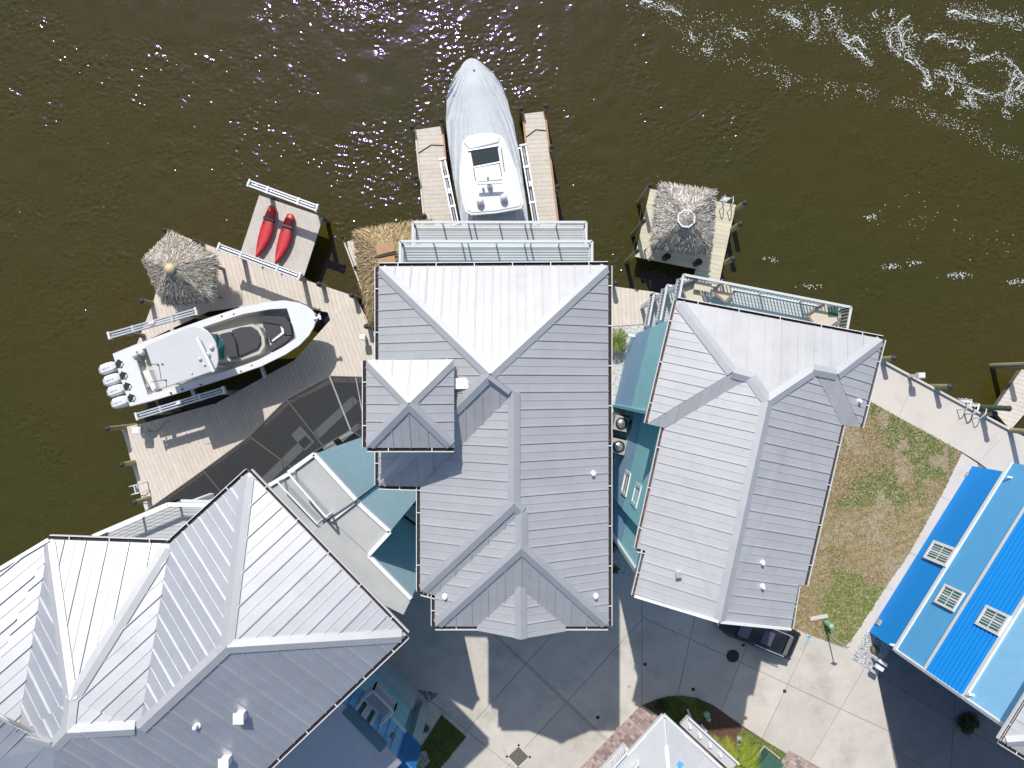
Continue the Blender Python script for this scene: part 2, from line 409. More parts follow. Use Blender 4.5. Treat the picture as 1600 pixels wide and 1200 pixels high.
# foam of a passing wake: small flecks strewn along curling lines
foam = MB(); fc = 0
def fleck(x, y, r):
    n = random.choice((4, 5, 6)); a0 = random.random() * 6.3; st = random.uniform(.45, 1)
    foam.face([(x + math.cos(a0 + q * 6.283 / n) * r * random.uniform(.6, 1.2), y + math.sin(a0 + q * 6.283 / n) * r * st * random.uniform(.6, 1.2), WZ + .03) for q in range(n)])
def foam_line(pts, strands=5):
    P = [W(*p, WZ) for p in pts]; path = []
    for (A, B) in zip(P, P[1:]):
        n = max(1, int((B - A).length / .07)); path += [A + (B - A) * k / n for k in range(n)]
    path.append(P[-1])
    for sd in range(strands):
        of = random.uniform(0, 90); prev = None; wb = (.045, .025, .018, .015, .012)[sd]
        for k, p in enumerate(path):
            d = (path[min(k + 1, len(path) - 1)] - path[max(k - 1, 0)]).normalized(); nn = Vector((-d.y, d.x, 0))
            o_ = .30 * mn.noise(Vector((p.x * .9 + of, p.y * .9, of))) + .14 * mn.noise(Vector((p.x * 3.1, p.y * 3.1 + of, 2))) + (sd * .22) * mn.noise(Vector((p.x * .6, p.y * .6 - of, 7)))
            wd = wb * (.35 + 1.5 * mn.noise(Vector((p.x * 1.3 - of, p.y * 1.3, 5)))) + .03 * mn.noise(Vector((p.x * 6, p.y * 6 + of, 9))); c = p + nn * o_
            cur = (c - nn * wd + zv_ * .028, c + nn * wd * random.uniform(.6, 1.1) + zv_ * .028) if wd > .012 else None
            if prev and cur: foam.face([prev[0], prev[1], cur[1], cur[0]])
            prev = cur
            if random.random() < .8: fleck(c.x + random.gauss(0, .09), c.y + random.gauss(0, .09), random.uniform(.012, .05))
            if random.random() < .3: fleck(c.x + random.gauss(0, .4), c.y + random.gauss(0, .4), random.uniform(.01, .03))
zv_ = Vector((0, 0, 1))
for L in ([(1205, 22), (1225, 25), (1245, 30), (1252, 38)], [(1290, 18), (1302, 25), (1305, 38), (1308, 52), (1317, 65), (1328, 77), (1340, 83), (1350, 92), (1363, 102)],
          [(1320, 62), (1338, 58), (1347, 66), (1352, 75)], [(1420, 25), (1408, 35), (1402, 48), (1408, 65), (1418, 75), (1418, 88), (1430, 98), (1438, 108), (1447, 118), (1452, 126), (1454, 134), (1446, 136), (1443, 130)],
          [(1380, 50), (1400, 42)], [(1392, 55), (1392, 72), (1402, 82), (1405, 88)], [(1418, 80), (1420, 60), (1430, 51)], [(1445, 62), (1460, 55), (1475, 58), (1480, 67), (1500, 66), (1512, 65), (1520, 75)],
          [(1460, 115), (1475, 117), (1481, 125), (1487, 136), (1482, 148)], [(1488, 100), (1487, 110), (1497, 115), (1505, 128), (1515, 137), (1530, 142), (1550, 148), (1570, 152), (1580, 153)],
          [(1515, 95), (1530, 95), (1550, 88), (1570, 92), (1582, 97), (1588, 110), (1600, 120)], [(1588, 112), (1578, 128), (1574, 140), (1578, 152), (1570, 168), (1575, 185)],
          [(1515, 137), (1512, 150), (1520, 160), (1528, 172)], [(1497, 160), (1510, 163), (1520, 162)], [(1580, 155), (1592, 162), (1606, 170)], [(1602, 130), (1590, 140), (1585, 150)],
          [(1230, 20), (1240, 35), (1250, 40)], [(1272, 20), (1275, 35), (1270, 50), (1265, 62)], [(1365, 20), (1370, 26)], [(1392, 15), (1394, 24)], [(1076, 50), (1080, 60), (1085, 63)], [(1140, 45), (1150, 55), (1162, 60)],
          [(1098, 74), (1115, 76)], [(1580, 25), (1600, 42)], [(1000, 0), (1025, 6), (1045, 12), (1065, 22)], [(1480, 20), (1545, 30), (1580, 28)]):
    foam_line(L)
def foam_cloud(pts, n, sp, r=(.012, .04)):
    for k in range(n):
        i = random.randrange(len(pts) - 1); t = random.random()
        x = pts[i][0] + (pts[i + 1][0] - pts[i][0]) * t + random.gauss(0, sp); y = pts[i][1] + (pts[i + 1][1] - pts[i][1]) * t + random.gauss(0, sp * .7)
        p = W(x, y, WZ)
        if mn.noise(p * .9) > -.15: fleck(p.x, p.y, random.uniform(*r))
foam_cloud([(1200, 118), (1260, 135), (1340, 140), (1420, 165), (1480, 190), (1540, 215), (1600, 245)], 700, 9)
foam_cloud([(1480, 10), (1540, 20), (1600, 40)], 300, 16); foam_cloud([(1020, 10), (1100, 40), (1180, 60)], 330, 22); foam_cloud([(1200, 20), (1300, 40), (1400, 60)], 260, 22)
foam_cloud([(1060, 70), (1150, 95), (1230, 115)], 140, 14); foam_cloud([(1400, 330), (1480, 350), (1590, 400)], 90, 22)
for (x, y, sx, n) in ((1392, 416, 7, 40), (1430, 412, 8, 22), (1497, 430, 11, 70), (1590, 441, 8, 50), (1268, 448, 10, 22), (560, 20, 30, 60), (420, 25, 20, 30), (1360, 340, 9, 26), (1205, 405, 5, 22)):
    for k in range(n):
        p = W(x + random.gauss(0, sx), y + random.gauss(0, 2.2), WZ); fleck(p.x, p.y, random.uniform(.015, .06))
M['foam'] = mat('foam_white', (.60, .64, .62), .9)
stuff(foam.build('wake_foam', M['foam'], recalc=False))

# ------------------------------------------------------------------ land, paving
land = [(-300, 1500), (-300, 1010), (60, 985), (170, 900), (232, 796), (300, 700), (520, 596), (590, 515), (700, 500), (955, 498), (1020, 482), (1276, 505), (1376, 563), (1460, 607), (1578, 672), (1640, 700), (1900, 800), (1900, 1500)]
g = MB(); g.prism([W(*p) for p in land], -3.2, -.07); struct(g.build('ground', mat('sandy_soil', (.27, .235, .19), .95, var=.2, vscale=2, bump=.3, bscale=15)))
def split_poly(polys, lines):
    for (a, b) in lines:
        nx, ny = -(b[1] - a[1]), b[0] - a[0]; d = nx * a[0] + ny * a[1]; out = []
        for p in polys:
            for q in (clip2(p, nx, ny, d), clip2(p, -nx, -ny, -d)):
                q = clean2(q)
                if area2(q) > 12: out.append(q)
        polys = out
    return polys
def slabs(root, polys, m, z=0.0, th=.06, gap=.014, name='slab', dz=.003):
    for k, p in enumerate(polys):
        q = offset_poly([tuple(W(*a, 0)[:2]) for a in p], gap)
        zz = z + random.uniform(-dz, dz)
        MB().prism(q, zz - th, zz).build(name, m, root)
drive = struct(MB().prism([W(*p) for p in [(560, 880), (1500, 880), (1720, 1000), (1720, 1300), (560, 1300)]], -.075, -.035).build('driveway', M['joint']))
west = split_poly([[(560, 880), (1003, 880), (1003, 1300), (560, 1300)]],
                  [((837, 1150), (965, 1010)), ((846, 1062), (930, 1141)), ((735, 1146), (785, 1187)), ((725, 1146), (800, 1062)), ((720, 940), (800, 1015))])
slabs(drive, west, M['conc'])
east = split_poly([[(1003, 880), (1500, 880), (1380, 1010), (1372, 1060), (1420, 1300), (1003, 1300)]], [((1086, 962), (1059, 1086)), ((1079, 999), (1200, 1055)), ((1165, 1015), (1127, 1110)), ((1350, 1045), (1265, 1190)), ((1226, 1080), (1245, 1040))])
slabs(drive, east, M['conc'])
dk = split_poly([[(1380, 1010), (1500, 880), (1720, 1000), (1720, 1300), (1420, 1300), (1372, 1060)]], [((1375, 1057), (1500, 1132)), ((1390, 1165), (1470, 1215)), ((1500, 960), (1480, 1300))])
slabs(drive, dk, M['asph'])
# seawall walk and side walk
sw = struct(MB().prism([W(*p) for p in [(1040, 486), (1276, 506), (1376, 564), (1460, 608), (1578, 673), (1640, 701), (1800, 800), (1700, 830), (1500, 704), (1358, 624), (1040, 560)]], -.07, -.04).build('seawall_walk', M['joint']))
swp = split_poly([[(1276, 506), (1376, 563), (1460, 607), (1507, 631), (1578, 672), (1640, 700), (1800, 800), (1700, 830), (1600, 760), (1502, 704), (1358, 624), (1200, 560)]], [((1502, 704), (1600, 560)), ((1502, 704), (1508, 694))])
slabs(sw, [p for p in split_poly([[(1276, 506), (1376, 563), (1460, 607), (1507, 631), (1578, 672), (1528, 722), (1502, 706), (1358, 627), (1200, 575)]], [((1430, 592), (1400, 660))])] + [[(1578, 672), (1640, 700), (1800, 800), (1700, 850), (1528, 722)]], M['conc2'], z=.03, gap=.008)
MB().bar(W(1376, 562.5, .1), W(1578, 671.5, .1), .12, .22).build('seawall_cap', M['conc2'], sw)
wk = struct(MB().prism([W(*p) for p in [(1502, 706), (1528, 722), (1535, 760), (1400, 985), (1320, 1015)]], -.07, -.04).build('side_walk', M['joint']))
slabs(wk, split_poly([[(1503, 708), (1527, 724), (1532, 745), (1400, 980), (1345, 1030), (1318, 1012), (1375, 930), (1420, 865), (1470, 775)]], [((1470, 775), (1515, 800)), ((1420, 862), (1470, 890)), ((1385, 915), (1440, 950)), ((1340, 975), (1370, 1000))]), M['conc2'], z=.012, gap=.008)
# brick pavers
def pavers(name, poly, ang, label=None):
    P = [tuple(W(*p)[:2]) for p in poly]
    root = struct(MB().prism(P, -.03, .006).build(name, M['joint']))
    c, s = math.cos(ang), math.sin(ang); big = MB(); k = 0
    xs = [p[0] * c + p[1] * s for p in P]; ys = [-p[0] * s + p[1] * c for p in P]
    y = min(ys); row = 0
    cols = []
    while y < max(ys):
        x = min(xs) - .3 * (row % 2) * .5
        while x < max(xs):
            wdt = random.choice((.15, .3, .3, .22)); rect = [(x, y), (x + wdt - .012, y), (x + wdt - .012, y + .19), (x, y + .19)]
            r = [(a * c - b * s, a * s + b * c) for a, b in rect]
            for q in range(len(P)):
                a, b = P[q], P[(q + 1) % len(P)]; nx, ny = b[1] - a[1], -(b[0] - a[0])
                cx = sum(p[0] for p in P) / len(P); cy = sum(p[1] for p in P) / len(P)
                if nx * cx + ny * cy > nx * a[0] + ny * a[1]: nx, ny = -nx, -ny
                r = clip2(r, nx, ny, nx * a[0] + ny * a[1])
                if len(r) < 3: break
            if area2(r) > .004:
                n0 = len(big.f); big.prism(clean2(r), -.02, .014 + random.uniform(0, .005)); t = random.random(); base = (.40, .30, .27) if t > .45 else (.27, .215, .205) if t > .15 else (.46, .37, .33)
                f = random.uniform(.88, 1.12); cols += [[q * f for q in base]] * (len(big.f) - n0)
            x += wdt
        y += .202; row += 1
    o = big.build('brick_paver', M['attr'], root, recalc=False); color_faces(o, cols); stuff(o)
pavers('paver_drive', [(1000, 1103), (1040, 1127), (985, 1190), (940, 1240), (868, 1240)], R(-43))
pavers('paver_entry', [(1232, 1172), (1300, 1210), (1260, 1260), (1185, 1230)], R(-32))
# lawns
def lawn(name, poly, n, pal, z=-.01, soil=None):
    P = [tuple(W(*p)[:2]) for p in poly]
    base = MB().prism(P, -.06, z).build(name, soil); stuff(base)
    b = MB(); cols = []; xs = [p[0] for p in P]; ys = [p[1] for p in P]
    def inside(x, y):
        r = False
        for q in range(len(P)):
            (x1, y1), (x2, y2) = P[q], P[(q + 1) % len(P)]
            if (y1 > y) != (y2 > y) and x < (x2 - x1) * (y - y1) / (y2 - y1) + x1: r = not r
        return r
    k = 0
    while k < n:
        x = random.uniform(min(xs), max(xs)); y = random.uniform(min(ys), max(ys))
        if not inside(x, y): continue
        k += 1; c, dens, h = pal(x, y)
        if random.random() > dens: continue
        a = random.random() * 6.283; wd = random.uniform(.012, .035); ln = random.uniform(.04, .11) * h
        dx, dy = math.cos(a), math.sin(a); f = random.uniform(.65, 1.3)
        b.face([(x - dy * wd, y + dx * wd, z), (x + dy * wd, y - dx * wd, z), (x + dx * ln, y + dy * ln, z + random.uniform(.02, .07) * h)]); cols.append([q * f for q in c])
    o = b.build('grass_blades', M['leaf'], base, recalc=False); color_faces(o, cols); stuff(o)
def pal_lot(x, y):
    g = nz(x, y, .42, 3) + .45 * nz(x, y, 1.3, 9) + .25 * nz(x, y, 3.5, 2); s = nz(x, y, .55, 21) + .5 * nz(x, y, 1.9, 4)
    d = W(1335, 960); near = max(0, 1 - ((x - d.x) ** 2 + (y - d.y) ** 2) / 10.0); up = y > W(0, 790).y
    if near > .15 and g + near > .25: c = (.15, .21, .03)
    elif g > .17 and up: c = random.choice(((.10, .17, .03), (.14, .19, .04)))
    elif g > .02: c = random.choice(((.22, .20, .07), (.27, .225, .09)))
    else: c = random.choice(((.33, .245, .12), (.24, .18, .09), (.38, .29, .15)))
    if s > .24 and near < .2: return (random.choice(((.39, .32, .22), (.28, .22, .14))), .55, .8)
    if not up and g < .1 and near < .15:
        st = .5 + .5 * math.sin((x * .36 - y * .93) * 11 + 1.2 * nz(x, y, 1.5, 7)); c = tuple(a * (.84 + .28 * st) for a in (.35, .275, .14))
    return (c, .95, 1)
def lotsoil():
    m = mat('patchy_soil', (.32, .265, .165), .95, var=.35, vscale=4, bump=.6, bscale=25, spots=(.41, .35, .27, .7), sscale=.8); return m
LAWN = [(1190, 610), (1358, 626), (1502, 706), (1470, 775), (1420, 865), (1375, 930), (1330, 1000), (1318, 1011), (1262, 990), (1190, 960)]
lawn('side_lawn', LAWN, 60000, pal_lot, z=.02, soil=lotsoil())
gsoil = mat('green_soil', (.07, .085, .025), .95, var=.3, vscale=8)
lawn('front_lawn', [(690, 1117), (728, 1151), (668, 1225), (640, 1195)], 3500, lambda x, y: ((.085, .125, .025) if nz(x, y, 1.5, 2) < .2 else (.12, .14, .03), 1, 1.1), z=.02, soil=gsoil)
ISL = [(1003, 1102), (1022, 1094), (1045, 1088), (1065, 1087), (1090, 1091), (1115, 1102), (1140, 1120), (1165, 1137), (1200, 1160), (1228, 1177), (1190, 1235), (1040, 1235), (1040, 1125)]
struct(MB().prism([W(*p) for p in ISL], -.03, .02).build('planting_bed', M['mulch']))
def pal_isl(x, y):
    p = nz(x, y, .9, 5)
    return ((.08, .13, .025) if p > -.1 else (.16, .17, .05), 1, 1.2)
lawn('island_grass', [(1022, 1094), (1045, 1088), (1065, 1087), (1090, 1091), (1112, 1101), (1095, 1125), (1060, 1132)], 3200, pal_isl, z=.03, soil=gsoil)
lawn('island_turf', [(1160, 1137), (1200, 1160), (1228, 1177), (1200, 1210), (1150, 1195), (1150, 1150)], 3200, lambda x, y: ((.17, .21, .05), 1, 1.2), z=.03, soil=mat('yellow_soil', (.17, .17, .06), .95, var=.3, vscale=8))
# gravel beds
def gravel(name, poly, n, cols_, z=.0):
    P = [tuple(W(*p)[:2]) for p in poly]
    base = stuff(MB().prism(P, -.05, z).build(name, M['gravel'])); b = MB(); cols = []
    xs = [p[0] for p in P]; ys = [p[1] for p in P]; k = 0
    while k < n:
        x = random.uniform(min(xs), max(xs)); y = random.uniform(min(ys), max(ys)); r = False
        for q in range(len(P)):
            (x1, y1), (x2, y2) = P[q], P[(q + 1) % len(P)]
            if (y1 > y) != (y2 > y) and x < (x2 - x1) * (y - y1) / (y2 - y1) + x1: r = not r
        if not r: continue
        k += 1; s = random.uniform(.025, .06); a = random.random() * 6; i = b.pts([(x + s * math.cos(a), y + s * math.sin(a), z), (x - s * .8 * math.sin(a), y + s * .8 * math.cos(a), z), (x - s * math.cos(a), y - s * math.sin(a), z), (x + s * .8 * math.sin(a), y - s * .8 * math.cos(a), z), (x + s * .2, y, z + s * .9)])
        b.f += [[i, i + 1, i + 4], [i + 1, i + 2, i + 4], [i + 2, i + 3, i + 4], [i + 3, i, i + 4]]
        c = random.choice(cols_); f = random.uniform(.75, 1.15); cols += [[q * f for q in c]] * 4
    o = b.build('pebbles', M['attr'], base, recalc=False); color_faces(o, cols); stuff(o)
gravel('white_gravel_bed', [(948, 497), (1010, 503), (1000, 700), (985, 900), (948, 900)], 4200, [(.62, .61, .58), (.55, .54, .52), (.45, .43, .4), (.66, .66, .65)])
gravel('corner_gravel', [(1352, 990), (1358, 985), (1392, 1013), (1376, 1036), (1362, 1048), (1330, 1028)], 1500, [(.45, .46, .48), (.55, .55, .56), (.25, .26, .28)], z=.02)
gravel('door_gravel', [(652, 1077), (686, 1084), (670, 1098)], 220, [(.35, .37, .4), (.15, .16, .18)], z=.01)
gravel('pale_gravel', [(640, 1180), (665, 1172), (672, 1190), (650, 1210)], 260, [(.6, .6, .6), (.5, .5, .5)], z=.03)
# ------------------------------------------------------------------ house helpers
def roof_under(house, faces, m, extra=.05):
    mb = MB()
    for f in faces: mb.face(f.v); mb.face([p - Vector((0, 0, .16)) for p in f.v])
    return mb.build('roof', m, house)
def walls(house, poly, z0, z1, m, name='wall'): return MB().prism(poly, z0, z1).build(name, m, house)
def window(house, quad, m_frame, cols=2, rows=3, fr=.10, depth=.05, name='window', glass=None, sub=None):
    """quad: 4 world points (tl,tr,br,bl) in a vertical wall, ordered round; built proud of the wall"""
    a, b, c, d = [Vector(p) for p in quad]; u = (b - a); v = (d - a); n = u.cross(v).normalized()
    if n.dot(Vector((0, 0, HC)) - a) < 0: n = -n
    P = lambda s, t: a + (b - a) * s + ((d - a) + ((c - b) - (d - a)) * s) * t
    fw = MB(); lu = u.length; lv = v.length; fu = fr / lu; fv = fr / lv
    for (s0, s1, t0, t1) in ((0, 1, 0, fv), (0, 1, 1 - fv, 1), (0, fu, fv, 1 - fv), (1 - fu, 1, fv, 1 - fv)):
        fw.slab([P(s0, t0) + n * depth, P(s1, t0) + n * depth, P(s1, t1) + n * depth, P(s0, t1) + n * depth], n, depth + .02)
    w_ = fw.build(name, m_frame, house)
    MB().slab([P(fu, fv) + n * .012, P(1 - fu, fv) + n * .012, P(1 - fu, 1 - fv) + n * .012, P(fu, 1 - fv) + n * .012], n, .02).build('pane', glass or M['glass'], w_)
    mu = MB(); mw = .022 / lu; mv = .022 / lv
    for k in range(1, cols):
        s = fu + (1 - 2 * fu) * k / cols; ww = mw * (2.2 if cols > 3 and k == cols // 2 else 1)
        MB().slab([P(s - ww, fv) + n * .03, P(s + ww, fv) + n * .03, P(s + ww, 1 - fv) + n * .03, P(s - ww, 1 - fv) + n * .03], n, .02).build('mullion', m_frame, w_)
    for k in range(1, rows):
        t = fv + (1 - 2 * fv) * k / rows
        MB().slab([P(fu, t - mv) + n * .028, P(1 - fu, t - mv) + n * .028, P(1 - fu, t + mv) + n * .028, P(fu, t + mv) + n * .028], n, .02).build('mullion', m_frame, w_)
    return w_
def vent(house, px, py, face, r=.07, h=.28, m=None, boxy=False):
    p = on_plane(px, py, face); mb = MB()
    if boxy: mb.bar(p + Vector((0, 0, -.05)), p + Vector((0, 0, h)), r * 2.4, r * 2.4); mb.bar(p + Vector((0, 0, h)), p + Vector((0, 0, h + .07)), r * 3.2, r * 3.2)
    else: mb.lathe(p + Vector((0, 0, -.05)), [(r * 1.9, 0), (r * 1.9, .09), (r, .12), (r, h), (r * .7, h + .02)], 10)
    return mb.build('roof_vent', m or M['white'], house)
def railing(house, pts, z, h, m, post=1.6, bal=.13, name='railing', wide=.09, closed=False, style='bal'):
    pts = [Vector((p[0], p[1], z)) for p in pts]; root = MB()
    for a, b in zip(pts, pts[1:]): root.bar(a + Vector((0, 0, h)), b + Vector((0, 0, h)), wide, .05)
    r = root.build(name, m, house); pm = MB(); bm_ = MB()
    for a, b in zip(pts, pts[1:]):
        L = (b - a).length; n = max(1, round(L / post)); d = (b - a) / n
        for k in range(n + 1):
            MB().bar(a + d * k, a + d * k + Vector((0, 0, h - .026)), .085, .085).build('post', m, r)
        if style == 'bal':
            MB().bar(a + Vector((0, 0, .1)), b + Vector((0, 0, .1)), .05, .05).build('bottom_rail', m, r)
            nb = max(2, int(L / bal)); e = (b - a) / nb
            for k in range(nb): bm_.bar(a + e * (k + .5) + Vector((0, 0, .125)), a + e * (k + .5) + Vector((0, 0, h - .026)), .042, .042)
        else:
            for q in range(1, 6): bm_.bar(a + Vector((0, 0, h * q / 6)), b + Vector((0, 0, h * q / 6)), .012, .012)
    o = bm_.build('balusters', m if style == 'bal' else M['alu'], r); stuff(o)
    return r
def planks(root, poly, ang, m, z, wd=.145, th=.04, name='plank', gap=.012, maxn=300):
    """deck boards clipped to a convex world polygon; ang = direction boards run"""
    P = [tuple(p[:2]) for p in poly]; c, s = math.cos(ang), math.sin(ang); Q = [(x * c + y * s, -x * s + y * c) for x, y in P]
    lo = min(q[1] for q in Q); hi = max(q[1] for q in Q); k = 0
    while lo + k * wd < hi and k < maxn:
        y0 = lo + k * wd; r = clean2(clip2(clip2(Q, 0, 1, y0 + wd - gap), 0, -1, -y0)); k += 1
        if area2(r) < .006: continue
        zz = z + random.uniform(-.003, .003)
        MB().prism([(a * c - b * s, a * s + b * c) for a, b in r], zz - th, zz).build(name, m, root)

# ------------------------------------------------------------------ middle house
ZE = 13.9; SP = .322
house_m = thing('grey_roof_house', W(805, 690, 0) * 1, 'large central house with silver standing seam hip roof and small square tower', 'house')
v = dict(nw=W(592, 417, ZE), ne=W(950, 415, ZE), ap=W(766, 585, 16.16), r2=W(803, 613, 15.78), r2s=W(803, 787, 15.78), r3=W(815, 799, 15.63), r3s=W(815, 856, 15.63),
         se=W(950, 978, ZE), sw=W(680, 978, ZE), w3=W(680, 930, ZE), w3b=W(657, 924, ZE), w2=W(657, 760, ZE), w1=W(592, 758, ZE),
         gl=W(746, 978, ZE), gr=W(883, 978, ZE), gt=W(813, 918, 14.78), gf=W(814, 998, 14.78), gfl=W(746, 985, ZE), gfr=W(884, 986, ZE))
X = Vector((1, 0, 0)); Y = Vector((0, 1, 0))
fN = Face([v['nw'], v['ne'], v['ap']], X); fW1 = Face([v['nw'], v['ap'], v['w1']], Y); fS1 = Face([v['ap'], v['r2'], v['w2'], v['w1']], X)
fE = Face([v['ne'], v['ap'], v['r2'], v['r2s'], v['r3'], v['r3s'], v['se']], Y); fW2 = Face([v['r2'], v['r2s'], v['w3b'], v['w2']], Y)
fS2 = Face([v['r2s'], v['r3'], v['w3'], v['w3b']], X); fW3 = Face([v['r3'], v['r3s'], v['sw'], v['w3']], Y)
fS3a = Face([v['r3s'], v['gt'], v['gl'], v['sw']], X); fS3b = Face([v['r3s'], v['se'], v['gr'], v['gt']], X)
fGl = Face([v['gt'], v['gf'], v['gfl'], v['gl']], Y); fGr = Face([v['gt'], v['gf'], v['gfr'], v['gr']], Y)
mf = [fN, fW1, fS1, fE, fW2, fS2, fW3, fS3a, fS3b, fGl, fGr]
rf = roof_under(house_m, mf, M['roof'])
for f in mf: panels(f, SP, M['roof'], rf, gap=.034 if f is fN else .003)
for a, b, p, q in ((fN, fW1, 'nw', 'ap'), (fN, fE, 'ne', 'ap'), (fS1, fE, 'ap', 'r2'), (fW2, fE, 'r2', 'r2s'), (fW2, fS2, 'r2s', 'w3b'), (fS2, fE, 'r2s', 'r3'), (fW3, fE, 'r3', 'r3s'),
                   (fW3, fS3a, 'r3s', 'sw'), (fS3b, fE, 'r3s', 'se'), (fGl, fGr, 'gt', 'gf'), (fW1, fS1, 'ap', 'w1')):
    cap(a, b, v[p], v[q], M['cap'], rf)
for p, q, i in (('nw', 'ne', (0, -1, 0)), ('ne', 'se', (-1, 0, 0)), ('se', 'gr', (0, 1, 0)), ('gl', 'sw', (0, 1, 0)), ('sw', 'w3', (1, 0, 0)), ('w3', 'w3b', (0, 1, 0)), ('w3b', 'w2', (1, 0, 0)), ('w2', 'w1', (0, 1, 0)), ('w1', 'nw', (1, 0, 0))):
    gutter(v[p], v[q], i, house_m)
foot = [v['nw'], v['ne'], v['se'], v['sw'], v['w3'], v['w3b'], v['w2'], v['w1']]
ins = offset_poly([p[:2] for p in foot], .55)
walls(house_m, ins, -.05, ZE - .05, M['teal'])
MB().prism(offset_poly([p[:2] for p in foot], .03), ZE - .14, ZE - .1).build('soffit', M['white'], house_m)
MB().prism([v['gl'][:2], v['gr'][:2], (v['gfr'] + Vector((-.1, .45, 0)))[:2], (v['gfl'] + Vector((.1, .45, 0)))[:2]], 0, ZE - .05).build('bay_wall', M['teal'], house_m)
gw = MB(); gy = v['gf'].y + .12
gw.face([(v['gfl'].x + .1, gy, ZE - .02), (v['gfr'].x - .1, gy, ZE - .02), (v['gf'].x, gy, 14.66)]); gw.face([(v['gfl'].x + .1, gy + .1, ZE - .02), (v['gfr'].x - .1, gy + .1, ZE - .02), (v['gf'].x, gy + .1, 14.66)])
gw.build('gable_wall', M['white'], house_m)
for (px, py, f) in ((926, 740, fE), (930, 931, fE), (696, 932, fW3)): vent(house_m, px, py, f)
# storeys seen at a slant: windows along the side walls
ex = ins[1][0]
for (yy, zz) in ((2.2, 10.4), (-1.2, 10.4), (-4.6, 10.4), (2.2, 7), (-1.2, 7), (-4.6, 7), (-8, 7), (0.4, 3.6), (-5.4, 3.6)):
    window(house_m, [(ex, yy + .6, zz + 1.5), (ex, yy - .6, zz + 1.5), (ex, yy - .6, zz), (ex, yy + .6, zz)], M['white'], 2, 2)
# square tower through the roof
ZT = 16.0
t = dict(nw=W(573, 563, ZT), ne=W(709, 562, ZT), se=W(709, 699, ZT), sw=W(573, 699, ZT), ap=W(639, 631, 16.86))
tn = Face([t['nw'], t['ne'], t['ap']], X); tw = Face([t['nw'], t['ap'], t['sw']], Y); ts = Face([t['sw'], t['ap'], t['se']], X); te = Face([t['ne'], t['ap'], t['se']], Y)
tr = MB()
for f in (tn, tw, ts, te): tr.face(f.v); tr.face([p - Vector((0, 0, .14)) for p in f.v])
tr = tr.build('tower_roof', M['roof'], house_m)
for f in (tn, tw, ts, te): panels(f, SP, M['roof'], tr, gap=.034 if f is tn else .003)
for a, b, p in ((tn, tw, 'nw'), (tn, te, 'ne'), (ts, tw, 'sw'), (ts, te, 'se')): cap(a, b, t[p], t['ap'], M['cap'], tr, wd=.19)
gutter(t['nw'], t['sw'], X, house_m); gutter(t['sw'], t['se'], Y, house_m)
tp = offset_poly([p[:2] for p in (t['nw'], t['ne'], t['se'], t['sw'])], .5)
walls(house_m, tp, -.04, ZT - .06, M['teal'], 'tower_wall')
MB().prism(offset_poly([p[:2] for p in (t['nw'], t['ne'], t['se'], t['sw'])], .03), ZT - .13, ZT - .09).build('tower_soffit', M['white'], house_m)
cr = MB(); c0 = W(724, 603, 15.6); cr.prism([c0 + Vector((-.5, .28, 0)), c0 + Vector((.1, .3, 0)), c0 + Vector((.42, -.1, 0)), c0 + Vector((-.5, -.12, 0))], 15.0, 15.78); cr.build('cricket', M['white'], house_m)
# rear balconies
for (zf, L, Rr, yt, nm) in ((9.5, 625, 925, 377, 'upper_balcony'), (6.3, 645, 916, 347, 'lower_balcony')):
    zt = zf + 1.0; a = W(L, yt, zt); b = W(Rr, yt, zt); yb = ins[0][1]
    bal = MB().prism([(a.x, a.y), (b.x, b.y), (b.x, yb + .01), (a.x, yb + .01)], zf - .28, zf - .045).build(nm, M['rail'], house_m)
    planks(bal, [(a.x + .06, yb + .03), (b.x - .06, yb + .03), (b.x - .06, a.y - .08), (a.x + .06, a.y - .08)], 0, M['balc'], zf, wd=.12, gap=.022, name='floor_board')
    z = Vector((0, 0, 1)); cs = [Vector((a.x, yb, 0)), Vector((a.x, a.y, 0)), Vector((b.x, a.y, 0)), Vector((b.x, yb, 0))]
    for p, q in zip(cs, cs[1:]):
        for hh, ww in ((zt, .11), (zf + .12, .05)): MB().bar(p + z * hh, q + z * hh, ww, .05).build('rail', M['rail'], bal)
        n = 6 if abs(p.y - q.y) < .1 else 2
        gl = MB()
        for k in range(n + 1):
            d = p + (q - p) * k / n
            for dx in ((-.14, .14) if (n == 6 and k in (2, 4)) else (0,)):
                MB().bar(d + Vector((dx, 0, 0)) + z * zf, d + Vector((dx, 0, 0)) + z * (zt - .026), .065, .065).build('post', M['rail'], bal)
        for qv in range(1, 6): gl.bar(p + z * (zf + .12 + .15 * qv), q + z * (zf + .12 + .15 * qv), .01, .01)
        stuff(gl.build('cable_rails', M['alu'], bal))
    for k in (0, 2, 4, 6):
        xx = a.x + .25 + (b.x - a.x - .5) * k / 6; MB().bar((xx, a.y - .25, zf - 3.3 if zf > 7 else -.05), (xx, a.y - .25, zf - .28), .28, .28).build('column', M['rail'], bal)

